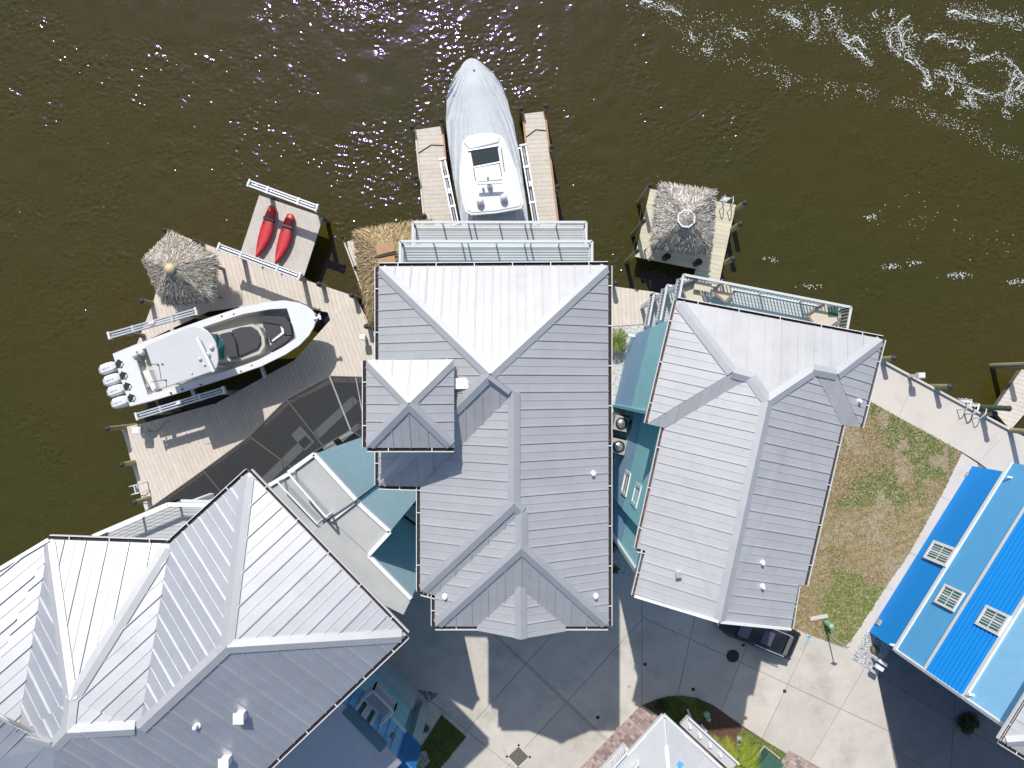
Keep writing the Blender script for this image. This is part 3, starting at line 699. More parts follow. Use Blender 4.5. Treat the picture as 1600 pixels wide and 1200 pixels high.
# ------------------------------------------------------------------ right house
ZR = 13.3; PR = .40
house_r = thing('pale_roof_house', W(1150, 760, 0), 'teal walled house with pale grey seamed roof and rear deck, beside the vacant lawn', 'house')
e = dict(nw=W(1058, 470, ZR), ne=W(1379, 530, ZR), sel=W(1344, 667, ZR), sel2=W(1315, 663, ZR), swl=W(1012, 662, ZR), swl2=W(1038, 668, ZR),
         wl=W(996, 857, ZR), wl2=W(1009, 860, ZR), sw=W(992, 931, ZR), ss=W(1124, 971, 14.32), se=W(1234, 982, ZR), e2=W(1245, 913, ZR), e2b=W(1257, 914, ZR))
axis = (W(1123, 970, ZR) - W(1198, 628, ZR)).normalized(); side = Vector((-axis.y, axis.x, 0))
pW = pitched(e['nw'], e['swl'], PR, (1, -.2, 0)); pN = pitched(e['nw'], e['ne'], PR, (-.2, -1, 0)); pE = pitched(e['ne'], e['sel'], PR, (-1, .2, 0))
pWm = pitched(e['swl2'], e['wl'], PR, (1, 0, 0)); pEm = pitched(e['sel2'], e['e2b'], PR, (-1, 0, 0))
hl = on_plane(1144, 582, pW); hl2 = on_plane(1173, 590, pWm); hr = on_plane(1307, 585, pE); hr2 = on_plane(1272, 578, pEm)
rn = on_plane(1199, 627, pWm); rs = on_plane(1124, 971, pWm); rs.z = rn.z = (rn.z + rs.z) / 2
Ed = (e['ne'] - e['nw']).normalized(); Sd = (e['wl'] - e['swl2']).normalized(); Wd_ = (e['swl'] - e['nw']).normalized()
rN = Face([e['nw'], e['ne'], hr, hr2, rn, hl2, hl], Ed); rW = Face([e['nw'], hl, e['swl']], Wd_); rSl = Face([hl, hl2, e['swl2'], e['swl']], Ed)
rWm = Face([hl2, rn, rs, e['sw'], e['wl2'], e['wl'], e['swl2']], Sd); rE = Face([e['ne'], hr, e['sel']], Wd_)
rSr = Face([hr2, hr, e['sel'], e['sel2']], Ed); rEm = Face([rn, hr2, e['sel2'], e['e2b'], e['e2'], e['se'], rs], Sd)
fr_ = [rN, rW, rSl, rWm, rE, rSr, rEm]
rfr = roof_under(house_r, fr_, M['roof_r'])
for f in fr_: panels(f, .335, M['roof_r'], rfr)
for a, b, p, q in ((rN, rW, e['nw'], hl), (rN, rE, e['ne'], hr), (rN, rSl, hl, hl2), (rN, rWm, hl2, rn), (rN, rEm, hr2, rn), (rN, rSr, hr, hr2), (rWm, rEm, rn, rs)):
    cap(a, b, p, q, M['cap'], rfr)
cen = W(1170, 720, ZR)
for p, q in (('nw', 'ne'), ('ne', 'sel'), ('nw', 'swl'), ('swl', 'swl2'), ('swl2', 'wl'), ('wl', 'wl2'), ('sel', 'sel2'), ('wl2', 'sw'), ('sel2', 'e2b'), ('e2', 'se')):
    d = (e[q] - e[p]).normalized(); i = Vector((-d.y, d.x, 0)); i = i if i.dot(cen - (e[p] + e[q]) / 2) > 0 else -i
    gutter(e[p], e[q], i, house_r, dark=M['litter2'] if p in ('nw', 'swl2', 'wl2') and q != 'ne' else None, wd=.15)
rake = MB(); rake.bar(e['sw'], rs, .1, .2); rake.bar(rs, e['se'], .1, .2); rake.build('rake_board', M['white'], house_r)
ring = [e['nw'], e['ne'], e['sel'], e['sel2'], e['e2b'], e['e2'], e['se'], e['sw'], e['wl2'], e['wl'], e['swl2'], e['swl']]
rin = offset_poly([p[:2] for p in ring], .45)
walls(house_r, rin, -.05, 6.1, M['teal_dk'], 'lower_wall'); walls(house_r, offset_poly([p[:2] for p in ring], .43), 6.11, ZR - .08, M['teal'], 'upper_wall')
MB().prism(offset_poly([p[:2] for p in ring], .02), ZR - .15, ZR - .11).build('soffit', M['white'], house_r)
gwl = MB(); gwl.face([Vector((*rin[7], ZR - .1)), Vector((*rin[6], ZR - .1)), rs + (rn - rs).normalized() * .4 - Vector((0, 0, .12))]); gwl.build('gable_wall', M['teal'], house_r)
cA, cB = Vector((*rin[10], 0)), Vector((*rin[9], 0))       # recessed west wall
MB().bar(Vector((*rin[7], 0)), Vector((*rin[7], ZR - .12)), .22, .22).build('corner_trim', M['white'], house_r)
MB().bar(Vector((*rin[11], .0)), Vector((*rin[11], ZR - .12)), .16, .16).build('corner_trim', M['teal'], house_r)
for q in ([(979, 734), (987, 740), (979, 777), (971, 770)], [(995, 754), (1004, 760), (995, 795), (987, 786)]):
    pts = [ray_vplane(x, y, cA, cB) for x, y in q]
    window(house_r, pts, M['white'], 2, 1, fr=.16, depth=.07)
for (px, py, f, bx) in ((1341, 627, rE, 0), (1058, 895, rWm, 1), (1190, 879, rEm, 0), (1190, 916, rEm, 0)): vent(house_r, px, py, f, boxy=bool(bx), m=M['alu'] if bx else None)
cp = ray_vplane(992, 525, Vector((*rin[0], 0)), Vector((*rin[11], 0)))
MB().bar(cp, cp + Vector((-.4, .06, .05)), .14, .14).build('security_camera', M['white'], house_r)
# rear decks of the right house, three storeys
nd = Vector((-Ed.y, Ed.x, 0)); nd = nd if nd.y > 0 else -nd
for k, zt in enumerate((11.0, 7.7, 4.6)):
    a = W(1068, 429, 11.0); b = W(1330, 480, 11.0); a = Vector((a.x, a.y, 0)); b = Vector((b.x, b.y, 0)); zf = zt - 1.0
    wl_ = Vector((*rin[0], 0)); wr = Vector((*rin[1], 0)); back_a = wl_ + nd * .02; back_b = wr + nd * .02
    a2 = back_a + Ed * (a - back_a).dot(Ed); b2 = back_a + Ed * (b - back_a).dot(Ed)
    dk_ = MB().prism([a, b, b2, a2], zf - .3, zf - .045).build('rear_deck', M['white'], house_r)
    planks(dk_, [a2 + nd * .03, b2 + nd * .03, b - nd * .05, a - nd * .05], math.atan2(Ed.y, Ed.x), M['balc'], zf, name='floor_board', wd=.15)
    railing(dk_, [a2 + nd * .25, a, b, b2 + nd * .25], zf, 1.0, M['rail'], post=2.1, bal=.15, wide=.10)
    for q in (0.03, .33, .66, .97): c_ = a + (b - a) * q - nd * .2; MB().bar(Vector((c_.x, c_.y, zf - 3.3 if k < 2 else -1)), Vector((c_.x, c_.y, zf - .3)), .2, .2).build('column', M['white'], dk_)
zd = 10.0
def deck_pt(px, py, z): return W(px, py, z)
# furniture on the top deck
def table(px, py, z, lx, ly, ang, label, m, hgt=.72):
    c = W(px, py, z + hgt); tb = thing('deck_table', (c.x, c.y, z), label, 'table'); u = Vector((math.cos(ang), math.sin(ang), 0)); w_ = Vector((-u.y, u.x, 0)); z_ = Vector((0, 0, 1))
    MB().bar(c - u * lx / 2, c + u * lx / 2, ly, .05).build('table_top', m, tb, bevel=.01)
    for s in (-1, 1):
        for r in (-1, 1): p = c + u * (lx / 2 - .08) * s + w_ * (ly / 2 - .08) * r; MB().bar(Vector((p.x, p.y, z)), p - z_ * .026, .05, .05).build('leg', M['taupe'], tb)
def chair(px, py, z, ang, label, m, wdt=.7, name='deck_chair', cat='chair', length=.65):
    c = W(px, py, z + .42); ch = thing(name, (c.x, c.y, z), label, cat); u = Vector((math.cos(ang), math.sin(ang), 0)); w_ = Vector((-u.y, u.x, 0)); z_ = Vector((0, 0, 1))
    MB().bar(c - u * length / 2, c + u * length / 2, wdt, .14).build('seat', m, ch, bevel=.03)
    MB().bar(c - u * length / 2 + z_ * .05, c - u * (length / 2 + .14) + z_ * .5, wdt, .1).build('backrest', M['taupe'], ch, bevel=.03)
    for s in (-1, 1): MB().bar(c + w_ * (wdt / 2 + .04) * s - u * length / 2 + z_ * .2, c + w_ * (wdt / 2 + .04) * s + u * length / 2 + z_ * .2, .06, .06).build('arm', M['taupe'], ch)
    for s in (-1, 1):
        for r in (-1, 1): p = c + u * (length / 2 - .05) * s + w_ * (wdt / 2 + .04) * r; MB().bar(Vector((p.x, p.y, z)), p + z_ * .17, .05, .05).build('leg', M['taupe'], ch)
aE = math.atan2(Ed.y, Ed.x)
table(1098, 447, zd, .75, .42, aE, 'small cream topped table nearest the stair side of the deck', M['tan'])
chair(1130, 455, zd, aE + R(60), 'tan cushioned chair turned beside the cream table on the deck', M['tan'])
chair(1083, 463, zd, aE - R(60), 'tan lounge chair half under the pale roof edge at the deck corner', M['tan'], length=1.1)
chair(1284, 497, zd, aE + R(45), 'wide cream lounge seat turned diagonally in the far deck corner', M['tan'], wdt=1.0, length=1.0, name='lounge_seat', cat='seat')
tb_ = W(1302, 487, zd + .5); tt = thing('side_table', (tb_.x, tb_.y, zd), 'small dark square side table behind the cream lounge seat', 'table')
MB().bar(tb_ - X * .22, tb_ + X * .22, .44, .04).build('table_top', M['green_box'], tt); MB().bar(Vector((tb_.x, tb_.y, zd)), tb_, .08, .08).build('leg', M['taupe'], tt)
# two air conditioners on a wall bracket
for k, (px, py) in enumerate(((971, 662), (967, 698))):
    p = W(px, py, 3.4); ac = thing('air_conditioner', (p.x, p.y, 2.3), ('beige condenser unit with round fan nearer the pale roof corner, between the houses', 'beige condenser unit with round fan above the gravel, the one nearer the wall windows')[k], 'air conditioner', 'condensers between the houses')
    rot = R(-13); u = Vector((math.cos(rot), math.sin(rot), 0)); q = Vector((-u.y, u.x, 0)); hs = .4
    MB().prism([p + u * hs + q * hs, p - u * hs + q * hs, p - u * hs - q * hs, p + u * hs - q * hs], 2.45, 3.4).build('casing', M['acgrey'], ac, bevel=.03)
    fr2 = MB(); fr2.lathe((p.x, p.y, 3.402), [(.33, 0), (.33, .03), (.30, .03), (.29, -.0)], 24); fr2.build('fan_ring', M['steel'], ac)
    fb = MB(); fb.lathe((p.x, p.y, 3.405), [(.285, 0), (.2, .05), (.05, .075), (.0, .08)], 20); fb.build('fan_guard', M['fan'], ac, smooth=True)
    st = MB(); st.prism([p + u * .5 + q * .5, p - u * .5 + q * .5, p - u * .5 - q * .5, p + u * .5 - q * .5], 2.3, 2.44); st.build('bracket', M['steel'], ac)
    MB().bar((p.x, p.y, 0), (p.x, p.y, 2.3), .3, .3).build('stand', M['steel'], ac)
    MB().tube([p + u * .4 - Vector((0, 0, .4)), p + u * .6 + q * .3 - Vector((0, 0, .3)), p + u * .9 + q * .35 - Vector((0, 0, .2))], .035, 6).build('hose', M['black'], ac)
# ------------------------------------------------------------------ lower left house
ZL = 15.0; KL = .35 * 27 / FP
house_l = thing('angled_roof_house', W(380, 900, 0), 'light blue house turned diagonally with folded silver metal roof, by the pool cage', 'house')
q = dict(n=W(388, 738, ZL), i=W(265, 850, ZL), c=W(77, 843, ZL), E=W(634, 993, ZL), ap=W(355, 1010, ZL + 183 * KL), r2=W(219, 1137, ZL + 183 * KL), r3=W(106, 1143, ZL + 243 * KL),
         aA=W(112, 1094, ZL + 213 * KL), r4=W(84, 1166, ZL + 245 * KL), r5=W(27, 1151, ZL + 196 * KL), l5=W(-30, 1105, ZL + 204 * KL), l0=W(-190, 1003, ZL + 240 * KL), l1=W(-190, 1230, ZL + 100 * KL), s4=W(86, 1300, ZL + 160 * KL))
sed = Vector((W(420, 1200, ZL) - W(637, 993, ZL))).normalized(); q['s'] = q['E'] + sed * 13.5
pF = pitched(q['E'], q['s'], .35, (-1, 1, 0)); q['s5'] = on_plane(86, 1420, pF)
ne_d = (q['E'] - q['n']).normalized(); nw_d = (q['n'] - q['i']).normalized()
lNE = Face([q['n'], q['E'], q['ap']], ne_d); lC = Face([q['i'], q['n'], q['ap'], q['r2']], nw_d); lB = Face([q['i'], q['r2'], q['r3'], q['aA']], ne_d)
lA = Face([q['c'], q['i'], q['aA']], (q['i'] - q['c'])); lD = Face([q['c'], q['aA'], q['r3'], q['r4'], q['r5']], nw_d); lE = Face([q['c'], q['r5'], q['l5'], q['l0']], ne_d)
lF = Face([q['E'], q['ap'], q['r2'], q['r3'], q['r4'], q['s5'], q['s']], sed); lG = Face([q['r4'], q['r5'], q['l5'], q['l1'], q['s4']], ne_d)
lB2 = Face([q['r2'], q['r3'], q['aA']], ne_d); lB = Face([q['i'], q['r2'], q['aA']], ne_d)
lD2 = Face([q['aA'], q['r3'], q['r4']], nw_d); lD3 = Face([q['aA'], q['r4'], q['r5']], nw_d); lD = Face([q['c'], q['aA'], q['r5']], nw_d); lE2 = Face([q['c'], q['l5'], q['l0']], ne_d); lE = Face([q['c'], q['r5'], q['l5']], ne_d)
lG2 = Face([q['r4'], q['l5'], q['l1'], q['s4']], ne_d); lG = Face([q['r4'], q['r5'], q['l5']], ne_d)
lf = [lNE, lC, lB, lB2, lA, lD, lD2, lD3, lE, lE2, lF, lG, lG2]
rfl = roof_under(house_l, lf, M['roof_l'])
for f in lf: panels(f, .41, M['roof_l'], rfl, rib=.05, gap=.022 if f in (lA, lNE, lB, lE) else .003)
for a, b, p, r_ in ((lNE, lC, 'n', 'ap'), (lNE, lF, 'E', 'ap'), (lC, lF, 'ap', 'r2'), (lB, lF, 'r2', 'r3'), (lA, lB, 'i', 'aA'), (lA, lD, 'c', 'aA'), (lB, lD, 'aA', 'r3'), (lD, lF, 'r3', 'r4'), (lD, lG, 'r4', 'r5'), (lE, lG, 'r5', 'l5')):
    cap(a, b, q[p], q[r_], M['cap'], rfl, wd=.24)
for p, r_, i in (('n', 'E', (-1, -1, 0)), ('i', 'n', (1, -1, 0)), ('c', 'i', (0, -1, 0)), ('E', 's', (-1, 1, 0))):
    d = (q[r_] - q[p]).normalized(); ii = Vector((-d.y, d.x, 0)); ii = ii if ii.dot(Vector(i)) > 0 else -ii
    gutter(q[p], q[r_], ii, house_l)
lring = [q['n'], q['E'], q['s'], Vector((q['s'].x - 9, q['s'].y + 2, 0)), q['l0'], q['c'], q['i']]
lin = offset_poly([p[:2] for p in lring], 2.3); MB().bar(q['c'], q['l0'], .14, .22).build('rake_board', M['white'], house_l)
walls(house_l, lin, -1.0, ZL - .06, M['lblue'])
MB().prism(offset_poly([p[:2] for p in lring], .03), ZL - .15, ZL - .11).build('soffit', M['white'], house_l)
for (px, py, bx) in ((308, 1133, 0), (380, 1114, 1), (357, 1184, 1)): vent(house_l, px, py, lF, r=.12 if bx else .08, h=.42 if bx else .3, boxy=bool(bx))
# terraces on the pool side
def tier(name, poly, z, m_top, rim=True, zb=-.06, m_wall=None):
    P = [W(x, y, z)[:2] for x, y in poly]
    b = MB().prism(P, zb, z - .05).build(name, m_wall or M['lblue'], house_l)
    MB().prism(offset_poly(P, -.01), z - .06, z).build('terrace_floor', m_top, b)
    if rim:
        for k in rim:
            a, c = Vector((*P[k], z + .05)), Vector((*P[(k + 1) % len(P)], z + .05)); d = (c - a).normalized() * .0
            MB().bar(a, c, .16, .2).build('parapet', M['white'], b)
    return b
M['terr'] = mat('terrace_coating', (.40, .41, .415), .7, var=.07, vscale=1.2, bump=.05, bscale=20, spots=(.30, .33, .34, .4), sscale=.8)
t1 = tier('terrace', [(452, 738), (492, 709), (557, 780), (512, 810)], 13.0, M['terr'], rim=(0, 1))
t2 = tier('terrace', [(518, 812), (557, 782), (610, 830), (577, 866)], 12.7, M['terr'], rim=(1, 2, 0))
t3 = tier('terrace', [(470, 842), (517, 812), (577, 867), (643, 934), (630, 960), (590, 940)], 12.6, M['terr'], rim=(2,))
t4 = tier('terrace', [(418, 760), (452, 740), (513, 811), (470, 850)], 11.9, M['terr'], rim=(0,))
a = W(452, 741, 13.8); b_ = W(510, 808, 13.8); railing(t1, [a, b_], 13.02, .8, M['white'], post=1.9, style='cable', wide=.07)
a = W(434, 753, 12.8); b_ = W(496, 818, 12.8); railing(t4, [a, b_], 11.92, .9, M['white'], post=1.9, style='cable', wide=.06)
# entry roof between the houses
er = thing('entry_roof', W(620, 850, 0), 'low seamed metal entry roof tucked between the central and angled houses', 'canopy')
P = [W(628, 806, 4.2), W(662, 832, 4.2), W(662, 935, 4.6), W(640, 925, 4.6), W(582, 868, 4.6)]
ef = Face(P, (P[1] - P[0])); eu = MB(); eu.slab([p - Vector((0, 0, .02)) for p in P], Vector((0, 0, 1)), .15); eu = eu.build('roof', M['teal'], er)
panels(ef, .42, M['roof'], eu); gutter(P[0], P[1], (-.3, -1, 0), er, straps=False)
for p in P[:2]: MB().bar((p.x - .1, p.y - .5, 0), (p.x - .1, p.y - .5, 4.1), .18, .18).build('post', M['white'], er)
# north balconies of the angled house
for k, (z, poly) in enumerate(((11.8, [(145, 838), (262, 788), (334, 790), (334, 900), (145, 900)]), (8.6, [(205, 822), (288, 790), (350, 792), (350, 880), (205, 880)]))):
    P = [W(x, y, z + 1) for x, y in poly]; b = MB().prism([p[:2] for p in P], z - .28, z - .045).build('balcony', M['white'], house_l)
    planks(b, [p for p in offset_poly([p[:2] for p in P], .08)], 0, M['balc'], z, name='floor_board', wd=.16)
    railing(b, [P[4], P[0], P[1], P[2]], z, 1.0, M['white'], post=2.2, style='cable', wide=.16)
    for p in (P[0], P[1], P[2]): MB().bar((p.x, p.y - .3, z - 3.3 if k == 0 else -1), (p.x, p.y - .3, z - .28), .2, .2).build('column', M['white'], b)
# street side wing: a facade facing the courtyard
f0 = W(600, 1034, 0); f1 = W(646, 1081, 0); fd = (f1 - f0).normalized(); fn = Vector((-fd.y, fd.x, 0)); fn = fn if fn.y > 0 else -fn
fa = f0 - fd * 4.5; fb = f1; zv = Vector((0, 0, 1))
def band(name, a, b, z0, z1, m, dep=5.0, proud=0.0): return MB().prism([a + fn * proud, b + fn * proud, b - fn * dep, a - fn * dep], z0, z1).build(name, m, house_l)
band('base_wall', fa, fb + fd * .2, -.05, 2.0, M['paleb'], proud=.22); band('wing_wall', fa, fb + fd * .15, 2.01, 4.5, M['teal']); wb = band('upper_wing_wall', fa, fb + fd * .25, 4.51, 7.6, M['blue3'], proud=.02)
for k in range(14):
    p = fb + fd * (.2 - k * .5) + fn * .03; MB().bar(p + zv * 4.55, p + zv * 7.6, .05, .05).build('batten', M['blue2'], wb)
band('trim_band', fa, fb + fd * .28, 4.42, 4.6, M['white'], dep=.1, proud=.08)
band('wing_roof', fa - fd * 1, fb + fd * .4, 7.62, 7.75, M['roof_l'], dep=4.5, proud=.3)
sp = f1 + fd * .75; MB().prism([sp + fn * .05, sp + fd * .55 + fn * .05, sp + fd * .55 - fn * 3.5, sp - fn * 3.5], -.05, 4.2).build('pilaster', M['paleb'], house_l)
MB().prism([f1 + fd * .2 - fn * .6, f1 + fd * 1.3 - fn * .6, f1 + fd * 1.3 - fn * 4, f1 + fd * .2 - fn * 4], -.04, 4.15).build('recess_wall', M['teal'], house_l)
M['bay_blue'] = mat('bay_blue', (.03, .17, .42), .8, var=.08); M['canopy'] = mat('canopy_blue_grey', (.10, .19, .24), .7, var=.08)
bs = [f1 + fd * .3, f1 + fd * 1.45, f1 + fd * 1.45 - fn * 3, f1 + fd * .3 - fn * 3]
bw = MB().prism(bs, 4.25, 6.6).build('blue_bay', M['bay_blue'], house_l)
for k in range(8): MB().bar(bs[0] + fn * .015 + zv * (4.4 + k * .28), bs[1] + fn * .015 + zv * (4.4 + k * .28), .03, .05).build('siding_lap', M['bay_blue'], bw)
dq = [ray_vplane(x, y, f0, f1) + fn * .03 for x, y in ((549, 1115), (574, 1146), (591, 1115), (565, 1090))]
for s in (0, 1):
    A, B, C, D = dq; L0 = A + (B - A) * (.5 * s + .01); L1 = A + (B - A) * (.5 * s + .49); K0 = D + (C - D) * (.5 * s + .01); K1 = D + (C - D) * (.5 * s + .49)
    window(house_l, [L0, L1, K1, K0], M['white'], 1, 1, fr=.16, name='door', glass=M['green_box'])
bz = 5.2; ba = ray_vplane(570, 1080, f0, f1); bb_ = ray_vplane(601, 1112, f0, f1)
ba = Vector((ba.x, ba.y, 0)); bb_ = Vector((bb_.x, bb_.y, 0)); bo = fn * 1.05
bd = MB().prism([ba, bb_, bb_ + bo, ba + bo], bz - .25, bz).build('door_balcony', M['paleb'], house_l)
railing(bd, [ba + fn * .05, ba + bo, bb_ + bo, bb_ + fn * .05], bz, .95, M['white'], post=3, bal=.14)
cy = MB(); ca = ray_vplane(537, 1108, f0, f1); cb = ray_vplane(598, 1165, f0, f1); rr = []
for s in range(9):
    th = math.pi / 2 * s / 8
    off = fn * (.4 * math.sin(th)) + zv * (.35 * math.cos(th)); rr.append([Vector((ca.x, ca.y, 7.55)) + off, Vector((cb.x, cb.y, 7.55)) + off])
cy.tube_rings(rr, closed=False, cap=False); cy.tube_rings([[p - zv * .06 for p in r] for r in rr], closed=False, cap=False); cy.build('door_canopy', M['canopy'], house_l)
lp = ray_vplane(606, 1157, f0, f1) + fn * .35; MB().tube([lp - fn * .35, lp], .03, 6).build('lamp_arm', M['white'], house_l)
gl = MB(); gl.lathe(lp - zv * .15, [(.02, 0), (.13, .06), (.16, .16), (.12, .27), (.02, .31)], 14); gl.build('globe_lamp', mat('globe_glass', (.16, .2, .2), .15), house_l, smooth=True)
# front balcony at the picture's lower edge
pb = [W(505, 1160, 6.5), W(560, 1215, 6.5), W(500, 1280, 6.5), W(440, 1215, 6.5)]
fbk = MB().prism([p[:2] for p in pb], -.05, 6.3).build('front_porch', M['teal'], house_l)
MB().prism(offset_poly([p[:2] for p in pb], -.1), 6.31, 6.5).build('porch_floor', M['paleb'], fbk); railing(fbk, [pb[0], pb[1], pb[2]], 6.5, .95, M['white'], post=2.5, bal=.15)

# ------------------------------------------------------------------ blue house at the right edge
house_b = thing('blue_house', W(1500, 880, 0), 'bright blue four storey house with white trim bands and gridded windows at right', 'house')
bN = W(1519, 728, 0); bS = W(1358, 987, 0); bdv = (bS - bN).normalized(); bp = Vector((-bdv.y, bdv.x, 0)); bp = bp if bp.x > 0 else -bp
def bring(g, dep=9.0, ext=0): return [bN - bp * g - bdv * (g + ext), bS - bp * g + bdv * g, bS + bp * dep + bdv * g, bN + bp * dep - bdv * (g + ext)]
for (z0, z1, m, nm) in ((-.05, 2.87, 'blue1', 'ground_wall'), (2.87, 5.7, 'blue2', 'first_wall'), (5.7, 8.85, 'blue1', 'second_wall'), (8.85, 12.0, 'blue3', 'top_wall')):
    wl_ = MB().prism(bring(0, ext=(0 if z0 < 1 else .6)), z0, z1).build(nm, M[m], house_b)
    if nm == 'second_wall':
        for k in range(10):
            zz = 5.86 + k * .295
            o_ = MB()
            a, b = bN - bdv * .6 - bp * .002, bS - bp * .002
            o_.face([a + zv * zz - bp * .10, b + zv * zz - bp * .10, b + zv * (zz + .29) - bp * .005, a + zv * (zz + .29) - bp * .005]); o_.face([a + zv * zz - bp * .10, b + zv * zz - bp * .10, b + zv * zz, a + zv * zz]); o_.face([b + zv * zz - bp * .10, b + zv * (zz + .29) - bp * .005, b + zv * (zz + .29), b + zv * zz])
            o_.build('siding_board', M['blue1'], wl_)
for z in (2.87, 5.7, 8.85):
    MB().bar(bN - bdv * .6 - bp * .04 + zv * z, bS - bp * .04 + bdv * .05 + zv * z, .08, .24).build('trim_band', M['white'], house_b)
    MB().bar(bS - bp * .08 + bdv * .04 + zv * z, bS + bp * 9 + bdv * .04 + zv * z, .08, .24).build('trim_band', M['white'], house_b)
MB().bar(bS - bp * .01 + bdv * .01 + zv * 2.99, bS - bp * .01 + bdv * .01 + zv * 12, .16, .16).build('corner_board', M['white'], house_b)
for qd, fr0, dp in (([(1462, 846), (1499, 859), (1480, 889), (1446, 872)], .17, .12), ([(1481, 914), (1512, 929), (1492, 959), (1462, 941)], .13, .12), ([(1546, 947), (1584, 966), (1562, 996), (1526, 976)], .14, .12)):
    pts = [ray_vplane(x, y, bN, bS) for x, y in qd]
    # square the quad up in the wall
    zs = sorted(p.z for p in pts); z0 = (zs[0] + zs[1]) / 2; z1 = (zs[2] + zs[3]) / 2; ts = sorted((p - bN).dot(bdv) for p in pts); t0 = (ts[0] + ts[1]) / 2; t1_ = (ts[2] + ts[3]) / 2
    g_ = lambda t, z: Vector(((bN + bdv * t - bp * .115).x, (bN + bdv * t - bp * .115).y, z))
    window(house_b, [g_(t0, z1), g_(t1_, z1), g_(t1_, z0), g_(t0, z0)], M['white'], 6, 2, fr=fr0, depth=.05, glass=M['glass_t'])
mt = ray_vplane(1375, 973, bN, bS); MB().bar(mt, mt - bp * .12, .35, .25).build('meter_box', M['acgrey'], house_b)
mt = ray_vplane(1510, 741, bN, bS); MB().bar(mt, mt - bp * .1, .25, .3).build('meter_box', M['acgrey'], house_b)
for (px, py) in ((1398, 1008), (1522, 1086), (1581, 746)):
    mt = ray_vplane(px, py, bN, bS); MB().bar(mt, mt - bp * .25 + bdv * .1, .1, .1).build('wall_light', M['white'], house_b)
rc = W(1565, 1158, 12.2); rA = rc - bdv * 14; rB = rc + bp * 11; rC = rA + bp * 11
ridge0 = rc - bdv * 5.5 + bp * 5.5 + zv * 2.2; ridge1 = rA + bdv * 5.5 + bp * 5.5 + zv * 2.2
bW_ = Face([rc, rA, ridge1, ridge0], bdv); bS_ = Face([rc, ridge0, rB], bp); bE_ = Face([rB, ridge0, ridge1, rC], bdv); bN_ = Face([rA, rC, ridge1], bp)
rb = roof_under(house_b, [bW_, bS_, bE_, bN_], M['roof'])
for f in (bW_, bS_): panels(f, .42, M['roof'], rb)
cap(bW_, bS_, rc, ridge0, M['cap'], rb); gutter(rc, rA, bp, house_b); gutter(rc, rB, -bdv, house_b)
MB().prism([rc, rA, rC, rB], 12.0, 12.05).build('soffit', M['white'], house_b)

# ------------------------------------------------------------------ white house at the bottom edge
house_s = thing('white_house', W(1040, 1170, 0), 'small white roofed building poking in at the bottom edge by the paver drive', 'house')
ZS = 4.0; sa = W(1037, 1118, ZS); sb = W(972, 1190, ZS); sc_ = W(1128, 1202, ZS); d1 = (sb - sa).normalized(); d2 = (sc_ - sa).normalized()
s1 = sa + d1 * 5; s2 = sa + d2 * 5; sr = sa + (d1 + d2) * 2.4 + zv * .8; sr2 = sr + (d1 + d2) * 3
M['wroof'] = mat('white_membrane', (.54, .55, .57), .55, .1, var=.05, vscale=2)
f1_ = Face([sa, s1, sr2, sr], d1); f2_ = Face([sa, sr, sr2, s2], d2); us = roof_under(house_s, [f1_, f2_], M['wroof'])
panels(f1_, 1.1, M['wroof'], us, rib=.02); panels(f2_, 1.3, M['wroof'], us, rib=.02); cap(f1_, f2_, sa, sr, M['white'], us, wd=.1, up=.06)
MB().prism([(sa + (d1 + d2) * 2.5)[:2], (s1 + d2 * 2.5)[:2], (s1 + d2 * 5)[:2], (s2 + d1 * 2.5)[:2]], 0, ZS - .1).build('wall', M['white'], house_s)
MB().bar(sa - d1 * .05, s2 - d1 * .05, .12, .25).build('fascia', M['white'], house_s); MB().bar(sa - d2 * .05, s1 - d2 * .05, .12, .25).build('fascia', M['white'], house_s)
ld = [sa + d2 * 1.3 - d1 * .75, sa + d2 * 5 - d1 * .75, sa + d2 * 5 - d1 * .13, sa + d2 * 1.3 - d1 * .13]
lg = MB().prism([p[:2] for p in ld], ZS - .85, ZS - .6).build('side_ledge', M['wroof'], house_s); MB().bar(Vector((ld[0].x, ld[0].y, ZS - .5)), Vector((ld[1].x, ld[1].y, ZS - .5)), .08, .25).build('parapet', M['white'], lg)
for k in range(4): p = sa + d2 * (1.7 + k * .75) - d1 * .42; MB().bar(Vector((p.x, p.y, ZS - .6)), Vector((p.x, p.y, ZS - .4)), .16, .16).build('ledge_light', M['white'], lg)
pr = [sa + d1 * 2.7 + d2 * -.35, sa + d1 * 4.6 - d2 * .35, sa + d1 * 4.6 + d2 * .5, sa + d1 * 2.7 + d2 * .5]
bk = MB().prism([p[:2] for p in pr], ZS - .7, ZS - .4).build('bay', M['white'], house_s); railing(bk, [pr[0], pr[1]], ZS - .4, .9, M['white'], post=1.2, bal=.12); railing(bk, [pr[3], pr[2]], ZS - .4, .9, M['white'], post=1.2, bal=.12)
p = on_plane(1066, 1192, f2_); MB().bar(p - d2 * .1 + zv * .05, p + d1 * .9 + zv * .05, .3, .12).build('roof_window', M['blue2'], house_s)

# ------------------------------------------------------------------ pool cage
cage = thing('pool_cage', W(470, 690, 0), 'dark screened pool enclosure with bronze frame lines behind the dock', 'pool cage')
ZC = 4.2
top = [(224, 802), (318, 735), (390, 682), (448, 624), (515, 588)]; 
near = [W(x, y, ZC) for x, y in top]; far = [W(300, 860, ZC), W(372, 800, ZC), W(455, 730, ZC), W(505, 697, ZC), W(548, 672, ZC)]
